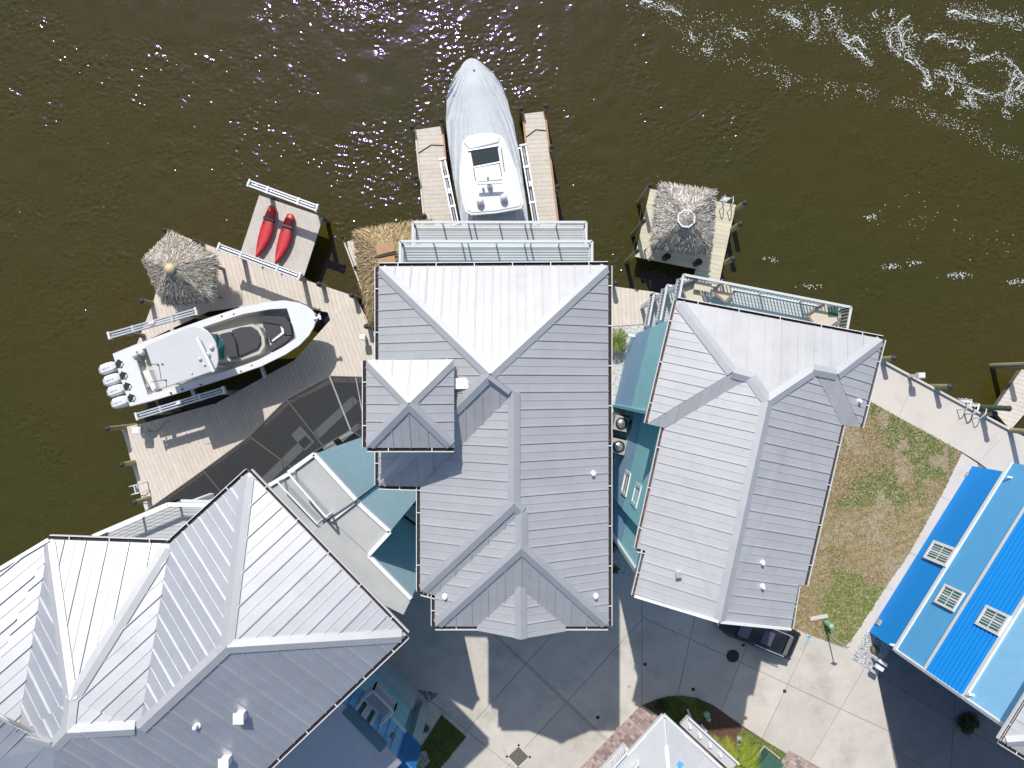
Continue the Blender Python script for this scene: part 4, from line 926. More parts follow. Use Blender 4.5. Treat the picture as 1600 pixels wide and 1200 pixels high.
# deck and pool below
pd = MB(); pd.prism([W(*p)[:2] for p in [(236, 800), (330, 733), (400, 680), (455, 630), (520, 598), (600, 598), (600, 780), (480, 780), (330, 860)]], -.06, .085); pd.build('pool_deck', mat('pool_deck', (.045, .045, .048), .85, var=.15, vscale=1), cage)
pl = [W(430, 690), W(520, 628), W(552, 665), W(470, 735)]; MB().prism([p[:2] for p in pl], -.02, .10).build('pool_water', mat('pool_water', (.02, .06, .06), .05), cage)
M['pale_deck'] = mat('pale_pool_deck', (.80, .79, .78), .8, var=.05)  # pale strips and patches laid over the dark pool deck
for cq_ in ([(383, 773), (392, 783), (488, 690), (478, 680)], [(489, 676), (498, 686), (560, 628), (552, 618)], [(470, 665), (492, 690), (478, 704), (456, 680)], [(505, 700), (520, 688), (535, 705), (520, 718)], [(530, 684), (536, 690), (565, 668), (560, 660)]): MB().prism([W(*p)[:2] for p in cq_], -.01, .12).build('pale_deck_patch', M['pale_deck'], cage)
for k in range(4):
    quad = [near[k], near[k + 1], far[k + 1], far[k]]
    MB().slab(quad, zv, .004).build('screen_panel', M['screen'], cage)
    w0, w1 = near[k].copy(), near[k + 1].copy(); MB().slab([w0, w1, Vector((w1.x, w1.y, 0)), Vector((w0.x, w0.y, 0))], (w1 - w0).cross(zv).normalized(), .004).build('screen_panel', M['screen'], cage)
    MB().bar(near[k], near[k + 1], .06, .08).build('frame_beam', M['frame_bz'], cage); MB().bar(far[k], far[k + 1], .06, .08).build('frame_beam', M['frame_bz'], cage)
for k in range(5):
    MB().bar(near[k], far[k], .07, .09).build('frame_beam', M['frame_lt'] if k == 4 else M['frame_bz'], cage); MB().bar(Vector((near[k].x, near[k].y, 0)), near[k], .07, .07).build('frame_post', M['frame_bz'], cage)
e1 = W(592, 590, ZC); e2 = W(592, 700, ZC)
MB().slab([near[4], e1, e2, far[4]], zv, .004).build('screen_panel', M['screen'], cage); MB().bar(near[4], e1, .06, .08).build('frame_beam', M['frame_bz'], cage); MB().bar(far[4], e2, .06, .08).build('frame_beam', M['frame_bz'], cage)
MB().bar(W(556, 590, ZC), W(575, 690, ZC), .05, .07).build('frame_beam', M['frame_lt'], cage)
w0, w1 = near[4], e1; MB().slab([w0, w1, Vector((w1.x, w1.y, 0)), Vector((w0.x, w0.y, 0))], (w1 - w0).cross(zv).normalized(), .004).build('screen_panel', M['screen'], cage)
# ------------------------------------------------------------------ docks
DZ = .05
def piling(parent, px, py, h, r=.14, m=None, capm=True, z0=-2.2, lean=0):
    p = W(px, py, 0); b = MB(); n = 12
    b.tube([(p.x, p.y, z0), (p.x + lean, p.y, h)], [r * 1.08, r], n); o = b.build('piling', m or M['pile'], parent)
    if capm:
        c = MB(); c.lathe((p.x + lean, p.y, h), [(r * 1.12, -.03), (r * 1.12, .03), (r * .4, .13), (0.01, .15)], n); c.build('piling_cap', M['pcap'], o)
    return o
def dock(name, label, pieces, m, cat='dock', kind=None):
    cx = [W(*p) for pc, a in pieces for p in pc]; c = sum(cx, Vector()) / len(cx)
    d = thing(name, (c.x, c.y, -1.2), label, cat)
    for pc, a in pieces:
        P = [W(x, y, DZ)[:2] for x, y in pc]
        MB().prism(offset_poly(P, .05), -.42, DZ - .045).build('dock_frame', M['deck_f'], d)
        planks(d, P, math.atan2(-a[1], a[0]), m, DZ, wd=.25, gap=.010)
    return d
dl = dock('main_dock', 'broad beige plank dock wrapping round the quad engine boat slip', [
    ([(268, 363), (350, 392), (325, 487), (250, 522), (213, 540), (240, 470)], (.27, 1)), ([(350, 392), (445, 427), (430, 472), (325, 487)], (.27, 1)),
    ([(445, 427), (555, 463), (516, 500), (512, 488), (430, 472)], (.25, 1)), ([(555, 463), (605, 560), (590, 645), (460, 563), (516, 500)], (.36, 1)),
    ([(460, 563), (592, 642), (330, 765), (338, 630)], (.36, 1)), ([(338, 630), (330, 765), (228, 802), (190, 668), (225, 661)], (.41, 1))], M['deck'])
for (x, y, h) in ((238, 474, 1.2), (195, 667, 1.8), (210, 722, 1.3), (233, 778, 1.6), (272, 366, 1.1), (317, 382, 1.1), (506, 448, 1.1), (556, 465, 1.1), (578, 512, 1.0)): piling(dl, x, y, h)
dm = dock('rear_dock', 'beige plank dock along the back of the central house', [([(540, 378), (650, 350), (650, 525), (592, 515)], (.3, 1)), ([(650, 440), (955, 447), (1022, 456), (1012, 506), (650, 530)], (.06, 1))], M['deck'])
piling(dm, 539, 374, .6, r=.1); piling(dm, 558, 420, .5, r=.1); piling(dm, 957, 447, 1.2)
MB().bar(W(537, 376, .35), W(588, 512, .35), .08, .1).build('edge_rail', M['deck'], dm)
for nm, pc, lab, pil in (('finger_pier', [(650, 203), (690, 197), (714, 441), (674, 441)], 'narrow plank finger pier on the kayak side of the covered boat', ((646, 205), (691, 195), (653, 282), (665, 342))),
                         ('finger_pier', [(818, 178), (850, 174), (882, 441), (846, 441)], 'narrow plank finger pier on the far side of the covered boat', ((815, 177), (852, 173), (861, 236), (870, 297)))):
    d = dock(nm, lab, [(pc, (1, -.05))], M['deck_w'], cat='pier'); d['group'] = 'finger piers beside the covered boat'
    for (x, y) in pil: piling(d, x, y, .7)
    a, b = W(*pc[0], .1), W(*pc[3], .1); MB().bar(a + Vector((-.05, 0, 0)), b + Vector((-.05, 0, 0)), .1, .12).build('edge_board', M['wood'] if pc[0][0] > 700 else M['deck'], d)
    a, b = W(*pc[1], .1), W(*pc[2], .1); MB().bar(a + Vector((.05, 0, 0)), b + Vector((.05, 0, 0)), .1, .12).build('edge_board', M['wood'], d)
    a, b = W(pc[0][0] + 4, pc[0][1] + 36, DZ + .02), W(pc[1][0] + 3, pc[1][1] + 30, DZ + .02); MB().tube([a, (a + b) / 2 + Vector((0, .25, 0)), b], .03, 6).build('rope', M['rope'], d)
dr = dock('thatched_hut_dock', 'cream plank platform over the water carrying the grey thatched hut', [([(1016, 295), (1150, 320), (1130, 411), (1087, 420), (992, 401)], (135, 25)), ([(1087, 420), (1130, 411), (1110, 512), (1066, 505)], (135, 25))], M['deck_y'])
for (x, y, h, r) in ((1003, 309, 2.6, .12), (994, 360, 2.4, .12), (984, 404, 2.4, .12), (1151, 327, 1.5, .15), (1144, 359, 1.5, .15), (1133, 411, 1.5, .15)): piling(dr, x, y, h, r=r)
for (a, b) in (((1003, 309), (994, 360)), ((994, 360), (984, 404))):
    A, B = W(*a, 0) + zv * .9, W(*b, 0) + zv * .9; MB().tube([A, (A + B) / 2 - zv * .35, B], .02, 6).build('rope', M['rope'], dr)
de = dock('corner_pier', 'pinkish plank pier running out of frame at the right edge', [([(1597, 577), (1650, 590), (1579, 672), (1553, 641)], (1, .3))], M['deck'], cat='pier')
piling(de, 1572, 571, 2.6, r=.16)
sp_ = []
for (x, y, h, lab) in ((1377, 561, 1.4, 'greenish mooring post by the pale house roof corner on the seawall'), (1460, 604, 1.5, 'greenish mooring post standing alone midway along the seawall'),
                       (1530, 636, 2.5, 'dark green mooring post beside the corner pier, longest of the pair'), (1533, 645, 1.2, 'short pale green mooring post beside the seawall ladders'), (1577, 672, 2.9, 'tall pale mooring post at the seawall bend casting the longest shadow')):
    p = W(x, y, 0); ps = thing('mooring_post', (p.x, p.y, -2), lab, 'post', 'mooring posts along the seawall'); piling(ps, x, y, h, r=.15, m=M['pile'] if h != 2.5 else mat('algae_post', (.06, .12, .07), .8, var=.3, vscale=4))

# ladders
def ladder(px, py, ang, label, m, rungs=3):
    p = W(px, py, DZ); l = thing('dock_ladder', (p.x, p.y, DZ), label, 'ladder'); u = Vector((math.cos(ang), math.sin(ang), 0)); s = Vector((-u.y, u.x, 0))
    for k in (-1, 1):
        q = p + s * .24 * k; MB().tube([q - u * .45 + zv * .0, q - u * .42 + zv * .75, q - u * .1 + zv * .95, q + u * .25 + zv * .8, q + u * .3 - zv * 1.3], .03, 8).build('handrail', m, l, smooth=True)
    for k in range(rungs): MB().bar(p + u * .3 - s * .24 - zv * (-.15 + .32 * k), p + u * .3 + s * .24 - zv * (-.15 + .32 * k), .1, .04).build('rung', m, l)
ladder(221, 762, R(195), 'white dock ladder at the lower corner of the main dock', M['gel'])
ladder(1132, 318, R(80), 'steel dock ladder on the cream thatched hut platform', M['alu'])
for x, y, lb in ((1507, 633, 'white tubular ladder loop on the seawall, the farther of two'), (1519, 640, 'white tubular ladder loop on the seawall, nearer the corner pier')): ladder(x, y, R(60), lb, M['gel'])

# floating platform with kayaks
fp = thing('kayak_platform', W(440, 368, -.2), 'square grey platform on a lift holding two red kayaks', 'platform')
FZ = .35; P = [W(405, 305, FZ), W(505, 339, FZ), W(475, 431, FZ), (W(376, 394, FZ))]
MB().prism([p[:2] for p in offset_poly([p[:2] for p in P], .05)], FZ - .3, FZ - .05).build('platform_frame', M['deck_f'], fp)
planks(fp, [p[:2] for p in P], math.atan2(-3, 1), M['float'], FZ, wd=.3, gap=.004)
def kayak(t0, t1, label):
    A = W(*t0, FZ + .2); B = W(*t1, FZ + .2); d = (B - A); L = d.length; a = d.normalized(); n = Vector((-a.y, a.x, 0)); k = thing('kayak', ((A + B) / 2 - zv * .2), label, 'kayak', 'red kayaks on the platform')
    st = [(0, .13, .0), (.02, .2, .03), (.1, .26, .06), (.25, .34, .08), (.45, .385, .08), (.65, .34, .08), (.8, .25, .1), (.92, .13, .14), (.985, .05, .17), (1, .012, .18)]
    rings = []; dk = []
    for s, w_, zz in st:
        c = A + a * L * s + n * (.10 * math.sin(math.pi * s))
        rings.append([c + n * w_ + zv * (.10 + zz * .5), c + n * w_ * .75 - zv * (.17 - zz), c - zv * (.19 - zz), c - n * w_ * .75 - zv * (.17 - zz), c - n * w_ + zv * (.10 + zz * .5), c - n * w_ * .5 + zv * (.12 + zz), c + zv * (.14 + zz), c + n * w_ * .5 + zv * (.12 + zz)])
    MB().tube_rings(rings).build('hull', M['red'], k, smooth=True)
    def mid(s): return A + a * L * s + n * (.10 * math.sin(math.pi * s))
    for s0, s1, w0, w1, nm, m, zz in ((.30, .37, .27, .30, 'seat', M['black'], .2), (.235, .285, .33, .34, 'seat_back', M['black'], .3)):
        MB().prism([mid(s0) + n * w0, mid(s1) + n * w1, mid(s1) - n * w1, mid(s0) - n * w0], A.z + .1, A.z + zz).build(nm, m, k, bevel=.03)
    for s0, s1, w0, w1 in ((.80, .93, .17, .07), (.06, .2, .1, .16)): MB().prism([mid(s0) + n * w0, mid(s1) + n * w1, mid(s1) - n * w1, mid(s0) - n * w0], A.z + .12, A.z + (.21 if s0 > .5 else .185)).build('hatch', M['red2'], k, bevel=.02)
    for o_ in (-.09, .09): MB().bar(mid(.0) + n * o_ + zv * .13, mid(.1) + n * o_ * .8 + zv * .17, .035, .02).build('handle_slot', M['black'], k)
    for o_ in (-.12, 0, .12): MB().bar(mid(.42) + n * o_ + zv * .185, mid(.78) + n * o_ * .6 + zv * .2, .02, .015).build('deck_line', M['black'] if o_ else M['red2'], k)
kayak((427, 322), (402, 403), 'red kayak nearer the open canal, crossed by the lift post shadow')
kayak((455, 335), (432, 413), 'red kayak nearer the central house, fully sunlit')

# lifts
def lift(label, ends, piles, name='boat_lift', z=2.4, cat='boat lift', motor=True):
    allp = [W(*p, 0) for e in ends for p in e]; c = sum(allp, Vector()) / len(allp); lf_ = thing(name, (c.x, c.y, -1.2), label, cat)
    for (a, b) in ends:
        A, B = W(*a, z), W(*b, z); d = (B - A).normalized(); n = Vector((-d.y, d.x, 0))
        for s in (-1, 1): MB().bar(A + n * .14 * s, B + n * .14 * s, .075, .22).build('beam_channel', M['alu'], lf_)
        MB().tube([A + d * .2 + zv * .02, B - d * .2 + zv * .02], .05, 8).build('cable_drum', M['alu'], lf_)
        MB().bar(A, A + d * .12, .44, .3).build('end_plate', M['gel'], lf_, bevel=.02); MB().bar(B - d * .12, B, .44, .3).build('end_plate', M['gel'], lf_, bevel=.02)
        L = (B - A).length
        for s in (.28, .72): p = A + d * L * s; MB().bar(p - n * .2, p + n * .2, .12, .26).build('cross_brace', M['alu'], lf_)
        if motor: p = A + d * L * .5 + n * .02; MB().bar(p - d * .16 + zv * .16, p + d * .16 + zv * .16, .16, .16).build('motor', M['gel'], lf_, bevel=.03)
        for s in (.14, .86): p = A + d * L * s; MB().tube([p, Vector((p.x, p.y, -.2))], .012, 5).build('cable', M['steel'], lf_)
    for (x, y) in piles: p = W(x, y, z); b = MB(); b.tube([(p.x, p.y, -2.2), (p.x, p.y, z - .1)], .14, 12); b.build('piling', M['pile'], lf_)
    return lf_
lift('aluminium lift with two long beams cradling the quad engine boat', [((170, 525), (309, 486)), ((213, 651), (352, 609))], [(190, 520), (292, 491), (232, 646), (336, 614)])
lift('aluminium lift beams holding the kayak platform', [((388, 286), (497, 326)), ((341, 385), (470, 433))], [(405, 292), (485, 322), (356, 391), (456, 428)], motor=False)
lift('aluminium lift beams on both sides of the covered boat', [((691, 248), (713, 352)), ((817, 226), (838, 352))], [(694, 262), (820, 240)], z=2.0)

# ------------------------------------------------------------------ quad engine boat
O = W(189, 594, 2.6); Bw = W(494, 493, 2.6); ba_ = (Bw - O).normalized(); bn = Vector((-ba_.y, ba_.x, 0)); BL = (Bw - O).length
b1 = thing('center_console_boat', ((O + Bw) / 2 - zv * 1.8), 'white open fishing boat with four outboards and hardtop, raised on its lift', 'boat')
prof = [(0, 1.50), (.1, 1.58), (.3, 1.66), (.5, 1.70), (.67, 1.69), (.8, 1.50), (.88, 1.27), (.94, .92), (.975, .58), (.993, .28), (1, .06)]
def hw(u):
    for (u0, w0), (u1, w1) in zip(prof, prof[1:]):
        if u <= u1: s = (u - u0) / (u1 - u0); return w0 + (w1 - w0) * s
    return .04
def sheer(u): return 2.55 + .28 * u * u
def bpnt(u, v_, z): return Vector((O.x, O.y, 0)) + ba_ * BL * u + bn * v_ + zv * z
us = [0, .05, .1, .2, .3, .4, .5, .6, .67, .74, .8, .84, .88, .91, .94, .96, .975, .985, .993, 1.0]
rings = []
for u in us:
    h_ = hw(u); kz = 1.0 + max(0, u - .7) ** 2 * 13; cz = 1.45 + max(0, u - .55) * 1.6; cz = min(cz, sheer(u) - .1); kz = min(kz, cz - .02)
    rings.append([bpnt(u, h_, sheer(u)), bpnt(u, h_ * (.99 - .12 * u), (sheer(u) + cz) / 2), bpnt(u, h_ * (.9 - .3 * u), cz), bpnt(u, 0, kz), bpnt(u, -h_ * (.9 - .3 * u), cz), bpnt(u, -h_ * (.99 - .12 * u), (sheer(u) + cz) / 2), bpnt(u, -h_, sheer(u))])
hm = MB(); hm.tube_rings(rings, closed=False); hm.face(rings[0]); hm.build('hull', M['gel'], b1, smooth=False)
bt = MB(); bt.tube_rings([[r[2] - zv * .0 + (r[2] - r[3]) * .01 - zv * .01, r[3] - zv * .015, r[4] + (r[4] - r[3]) * .01 - zv * .01] for r in rings], closed=False); bt.build('bottom_paint', M['hull'], b1)
# gunwale cap with cockpit opening
iu = [u for u in us if .1 <= u <= .9]; cap_ = MB()
def inner(u): return max(.05, hw(u) - .34 - .25 * max(0, u - .6))
for s in (1, -1):
    for u0, u1 in zip(us, us[1:]):
        if u0 >= .1 and u1 <= .885: cap_.face([bpnt(u0, s * (hw(u0) + .03), sheer(u0) + .02), bpnt(u1, s * (hw(u1) + .03), sheer(u1) + .02), bpnt(u1, s * inner(u1), sheer(u1) + .02), bpnt(u0, s * inner(u0), sheer(u0) + .02)]); cap_.face([bpnt(u0, s * inner(u0), sheer(u0) + .02), bpnt(u1, s * inner(u1), sheer(u1) + .02), bpnt(u1, s * inner(u1), 1.95), bpnt(u0, s * inner(u0), 1.95)])
bow = [u for u in us if u >= .88]; cap_.face([bpnt(u, hw(u) + .03, sheer(u) + .02) for u in bow] + [bpnt(u, -hw(u) - .03, sheer(u) + .02) for u in bow[::-1]])
st_ = [0, .05, .1]; cap_.face([bpnt(u, hw(u) + .02, sheer(u) + .02) for u in st_] + [bpnt(u, -hw(u) - .02, sheer(u) + .02) for u in st_[::-1]])
cap_.face([bpnt(.88, inner(.88), sheer(.88) + .02), bpnt(.88, -inner(.88), sheer(.88) + .02), bpnt(.88, -inner(.88), 1.95), bpnt(.88, inner(.88), 1.95)]); cap_.face([bpnt(.1, inner(.1), 2.57), bpnt(.1, -inner(.1), 2.57), bpnt(.1, -inner(.1), 1.95), bpnt(.1, inner(.1), 1.95)])
cap_.build('gunwale', M['gel'], b1, recalc=False)
fl_ = [u for u in us if .1 <= u <= .88]; MB().face([bpnt(u, inner(u), 1.955) for u in fl_] + [bpnt(u, -inner(u), 1.955) for u in fl_[::-1]]).build('cockpit_floor', M['gel_g'], b1)
rub = MB()
for s in (1, -1): rub.tube([bpnt(u, s * (hw(u) + .03), sheer(u) - .02) for u in us], .03, 6)
stuff(rub.build('rub_rail', M['alu'], b1))
def bprism(name, px, z0, z1, m, bev=.03): return MB().prism([W(x, y, z1)[:2] for x, y in px], z0, z1).build(name, m, b1, bevel=bev)
bprism('console', [(322, 522), (352, 515), (394, 506), (405, 511), (413, 527), (414, 541), (406, 553), (376, 563), (330, 568)], 1.96, 2.62, M['gel_g'])
bprism('lounge_cushion', [(361, 516), (376, 511), (392, 510), (401, 516), (406, 525), (407, 536), (402, 545), (374, 557), (370, 537)], 2.6, 2.78, M['cush'], .05)
bprism('lounge_backrest', [(343, 522), (359, 518), (367, 531), (372, 557), (356, 560), (351, 542)], 2.6, 2.95, M['cush'], .05)
ws = MB(); wp = [W(329, 523, 3.4), W(340, 521, 2.9), W(350, 540, 2.9), W(351, 561, 2.9), W(340, 564, 3.4), W(341, 545, 3.4)]; ws.face([wp[0], wp[1], wp[2], wp[5]]); ws.face([wp[5], wp[2], wp[3], wp[4]]); ws.build('windshield', M['glass_t'], b1)
bprism('bow_cushion', [(404, 493), (446, 495), (453, 506), (456, 524), (447, 524), (439, 508), (405, 502)], 1.96, 2.42, M['cush'], .04)
bprism('bow_cushion', [(456, 525), (445, 536), (422, 550), (419, 542), (443, 523), (447, 525)], 1.96, 2.42, M['cush'], .04)
bprism('bow_filler', [(415, 506), (437, 508), (440, 517), (425, 531), (416, 526), (413, 512)], 1.96, 2.36, M['cush'], .03)
bprism('bow_table_edge', [(438, 509), (443, 514), (444, 521), (426, 534), (424, 532), (440, 519)], 1.97, 2.45, M['gel'], .01)
bprism('transom_seat', [(204, 562), (214, 558), (233, 604), (221, 610)], 1.96, 2.35, M['gel_g']); bprism('bait_well', [(212, 566), (217, 564), (229, 600), (224, 603)], 2.3, 2.37, M['steel'], 0)
for x, y in ((209, 555), (219, 551)):
    c = W(x, y, 2.75); MB().lathe((c.x, c.y, 2.4), [(.14, 0), (.17, .25), (.12, .38), (.02, .42)], 14).build('rod_bolster', M['gel'], b1, smooth=True)
bprism('mezzanine_seat', [(222, 580), (232, 577), (244, 606), (238, 612)], 1.96, 2.6, M['gel'])
# hardtop
ht = [(226, 540), (262, 524), (296, 510), (306, 509), (315, 511), (324, 517), (331, 525), (337, 536), (340, 550), (341, 563), (339, 573), (335, 579), (295, 593), (250, 608)]
HZ = 4.75; ho = MB().prism([W(x, y, HZ)[:2] for x, y in ht], HZ - .16, HZ).build('hardtop', M['gel_top'], b1, bevel=.05)
for x, y in ((232, 545), (320, 520), (252, 600), (330, 572), (280, 525), (295, 590)):
    p = W(x, y, HZ - .15); q_ = W(x + (5 if x < 290 else 12), y, 2.1); MB().tube([p, Vector((p.x * .99 + q_.x * .01, p.y, 2.0))], .035, 6).build('hardtop_leg', M['alu'], b1)
p0, p1 = W(308, 527, HZ + .3), W(334, 581, HZ + .3); MB().bar(p0, p1, .16, .12).build('radar_array', M['gel'], ho, bevel=.02); pm_ = (p0 + p1) / 2; MB().lathe((pm_.x, pm_.y, HZ), [(.16, 0), (.16, .12), (.08, .24)], 12).build('radar_base', M['gel'], ho)
for (x, y, r_, h_) in ((331, 543, .14, .2), (313, 561, .1, .15), (320, 570, .07, .12), (300, 583, .05, .1), (332, 578, .05, .08)): c = W(x, y, HZ); MB().lathe((c.x, c.y, HZ), [(r_, 0), (r_, h_ * .4), (r_ * .6, h_), (.01, h_ * 1.05)], 12).build('antenna_dome', M['gel'], ho, smooth=True)
for a, b in (((232, 569), (248, 569)), ((248, 569), (252, 593)), ((236, 597), (260, 593)), ((260, 593), (260, 604))): MB().bar(W(*a, HZ + .004), W(*b, HZ + .004), .03, .01).build('hatch_seam', M['steel'], ho)
for x, y in ((247, 570), (259, 594), (254, 569)): c = W(x, y, HZ); MB().lathe((c.x, c.y, HZ), [(.05, 0), (.05, .04), (.01, .05)], 8).build('hinge', M['steel'], ho)
# outboards
for k, (x, y) in enumerate(((168, 575), (174.5, 593), (180.5, 610), (187, 628))):
    c = W(x, y, 2.6); a = ba_; n = bn; rings = []
    for s, w_, zt in ((-.60, .12, 2.35), (-.56, .22, 2.5), (-.35, .29, 2.68), (0, .30, 2.74), (.3, .28, 2.70), (.45, .2, 2.6), (.5, .1, 2.5)):
        q0 = Vector((c.x, c.y, 0)) + a * s; rings.append([q0 + n * w_ + zv * 2.05, q0 + n * w_ + zv * (zt - .12), q0 + n * w_ * .6 + zv * zt, q0 - n * w_ * .6 + zv * zt, q0 - n * w_ + zv * (zt - .12), q0 - n * w_ + zv * 2.05])
    en = MB().tube_rings(rings).build('outboard', M['gel'], b1, smooth=False, bevel=.02)
    MB().bar(Vector((c.x, c.y, 2.1)), Vector((c.x, c.y, .75)), .16, .5, up=a).build('lower_unit', M['gel'], en); q0 = Vector((c.x, c.y, .8)) - a * .3
    pr_ = MB(); 
    for t in range(3): th = t * 2.094; pr_.face([q0, q0 + (n * math.cos(th) + zv * math.sin(th)) * .2 + a * .04, q0 + (n * math.cos(th + .7) + zv * math.sin(th + .7)) * .2 - a * .04])
    pr_.build('propeller', M['steel'], en)
    m0 = Vector((c.x, c.y, 2.5)) + a * .5; MB().bar(m0, m0 + a * .28, .34, .3).build('mount', M['black'], en, bevel=.04)
    MB().tube([m0 + n * .1, m0 + a * .2 + n * .22 + zv * .18, m0 + a * .38 + n * .05 + zv * .1], .035, 6).build('rigging_hose', M['black'], en, smooth=True)
    MB().tube([m0 - n * .1, m0 + a * .25 - n * .18 + zv * .16, m0 + a * .42 - n * .02 + zv * .12], .03, 6).build('rigging_hose', M['alu'], en, smooth=True)
    MB().bar(Vector((c.x, c.y, 2.745)) - a * .25, Vector((c.x, c.y, 2.745)) + a * .18, .06, .012).build('cowl_crease', M['paleb'], en)
for (x, y) in ((347, 494), (366, 491), (384, 488), (453, 487), (465, 524), (409, 563), (394, 571), (377, 580), (285, 608), (267, 614), (314, 601), (186, 563), (212, 634)):
    c = W(x, y, 2.62); MB().lathe((c.x, c.y, 2.6), [(.05, 0), (.05, .09), (.02, .1)], 8).build('rod_holder', M['steel'], b1)
an = W(496, 496, 2.9); MB().bar(an - ba_ * .25, an + ba_ * .2, .12, .08).build('anchor', M['gel'], b1); MB().bar(an + ba_ * .12 - bn * .16, an + ba_ * .12 + bn * .16, .1, .06).build('anchor_fluke', M['gel'], b1)
cr_ = MB(); 
for u in (.25, .62): MB().bar(bpnt(u, 2.2, .85), bpnt(u, -2.2, .85), .2, .2).build('keel_cradle', M['alu'], b1)

# ------------------------------------------------------------------ covered boat
b2 = thing('covered_boat', W(765, 230, 0), 'large white sportfishing boat under a pale fitted cover with hardtop exposed', 'boat')
Lp = [(735, 91), (725, 98), (712, 116), (703, 135), (698, 155), (697, 190), (701, 230), (707, 270), (714, 310), (721, 350), (727, 385)]
Rp = [(736, 91), (752, 99), (771, 115), (784, 134), (793, 158), (803, 196), (811, 238), (817, 278), (822, 316), (826, 350), (829, 385)]
ZB = 2.7; rowsL = [W(x, y, ZB) for x, y in Lp]; rowsR = [W(x, y, ZB) for x, y in Rp]
def lerp_rows(rows, t):
    f = t * (len(rows) - 1); i = min(int(f), len(rows) - 2); return rows[i] + (rows[i + 1] - rows[i]) * (f - i)
NU, NV = 150, 96; cm = MB(); grid = []
for iu_ in range(NU + 1):
    t = iu_ / NU; A = lerp_rows(rowsL, t); B = lerp_rows(rowsR, t); row = []
    for iv in range(NV + 1):
        s = iv / NV; p = A + (B - A) * s; arch = 1 - abs(2 * s - 1) ** 2.2; lift_ = .55 + .25 * min(1, t * 3)
        z = ZB + arch * lift_ * min(1, t * 9)
        edge = abs(2 * s - 1)
        ph = 34 * (s - .5) * (1 + .9 * max(0, .5 - t)) + 5 * mn.noise(Vector((t * 2.2, s * 3, 1))) - 16 * t * (1 if s > .5 else -1)
        am = edge ** 1.4 * min(1, t * 5) * (.35 + .65 * max(0, mn.noise(Vector((s * 4, t * 4, 6))) + .45))
        fold = .34 * (1 - abs(math.sin(ph))) ** 2 * am + .03 * mn.noise(Vector((s * 22, t * 8, 4))) * (.25 + edge) + .10 * mn.noise(Vector((s * 3, t * 5, 14))) * min(1, t * 5)
        row.append((p.x, p.y, z + fold))
    grid.append(row)
ids = [cm.pts(r) for r in grid]
for a, b in zip(ids, ids[1:]):
    for k in range(NV): cm.f.append([a + k, a + k + 1, b + k + 1, b + k])
cv = cm.build('cover', M['cover'], b2, smooth=True)
rings = []
for A, B in zip(rowsL, rowsR):
    c = (A + B) / 2; h_ = (B - A) / 2; rings.append([A - zv * .02, c - h_ * .8 - zv * 1.0, c - zv * 1.5, c + h_ * .8 - zv * 1.0, B - zv * .02])
MB().tube_rings(rings, closed=False).build('hull', M['gel'], b2)
sn = MB(); sn.tube([Vector(grid[k][NV // 2]) + zv * .01 for k in range(2, 24)], .012, 5); sn.build('cover_seam', M['paleb'], cv)
p = Vector(grid[33][NV // 2]); MB().lathe((p.x, p.y, p.z - .01), [(.06, 0), (.06, .03), (.02, .05)], 10).build('cover_vent', M['steel'], cv)
for (i, j) in ((23, 8), (15, NV - 6)): p = Vector(grid[i][j]); MB().bar(p + zv * .02, p + Vector((.08, -.12, .05)), .06, .04).build('cleat_opening', M['steel'], cv)
H2 = [(722, 221), (731, 212), (750, 208), (770, 207), (783, 211), (788, 217), (799, 244), (808, 265), (814, 295), (819, 318), (814, 326), (775, 333), (737, 336), (727, 331), (722, 316), (717, 285), (718, 262), (721, 235)]
Z2 = 5.2; hp = [W(x, y, Z2)[:2] for x, y in H2]
MB().prism(offset_poly(hp, .35), 2.9, Z2 - .18).build('cabin', M['gel'], b2)
h2 = MB(); o0 = offset_poly(hp, .0); o1 = offset_poly(hp, .12); n_ = len(hp)
h2.prism(o0, Z2 - .2, Z2 - .04); h2.prism(o1, Z2 - .05, Z2); h2 = h2.build('hardtop', M['gel'], b2, bevel=.03)
def hq(px, z0, z1, m, nm, bev=.01): return MB().prism([W(x, y, z1)[:2] for x, y in px], z0, z1).build(nm, m, h2, bevel=bev)
hq([(724, 222), (736, 213), (768, 210), (781, 214), (779, 222), (734, 233)], Z2, Z2 + .06, M['gel'], 'brow', .03)
hq([(735, 235), (777, 227), (781, 253), (740, 261)], Z2, Z2 + .02, M['glass'], 'sunroof', 0)
hq([(731, 234), (779, 226), (779, 228), (731, 236)], Z2, Z2 + .08, M['alu'], 'sunroof_rail', 0); hq([(740, 260), (781, 252), (781, 254), (740, 262)], Z2, Z2 + .06, M['alu'], 'sunroof_rail', 0)
hq([(740, 263), (781, 256), (785, 280), (744, 284)], Z2, Z2 + .05, M['white'], 'sunroof_panel')
for a, b in (((740, 262), (743, 281)), ((780, 255), (784, 275)), ((783, 231), (788, 266))): MB().bar(W(*a, Z2 + .05), W(*b, Z2 + .05), .04, .04).build('guide_rail', M['steel'], h2)
pa_, pb_ = W(745, 287, Z2 + .55), W(784, 285, Z2 + .55); MB().bar(pa_, pb_, .13, .12).build('radar_array', M['gel'], h2, bevel=.02); c = (pa_ + pb_) / 2; MB().lathe((c.x, c.y, Z2), [(.16, 0), (.14, .2), (.1, .5)], 12).build('radar_base', M['gel'], h2)
for (x, y) in ((750, 314), (787, 308)):
    c = W(x, y, Z2 + .35); MB().lathe((c.x, c.y, Z2), [(.17, 0), (.19, .1), (.19, .3), (.12, .42), (.02, .46)], 16).build('satellite_dome', M['gel'], h2, smooth=True)
for (x, y) in ((762, 277), (755, 295)): c = W(x, y, Z2); MB().bar((c.x, c.y, Z2), (c.x, c.y, Z2 + .25), .1, .1).build('horn', M['alu'], h2)

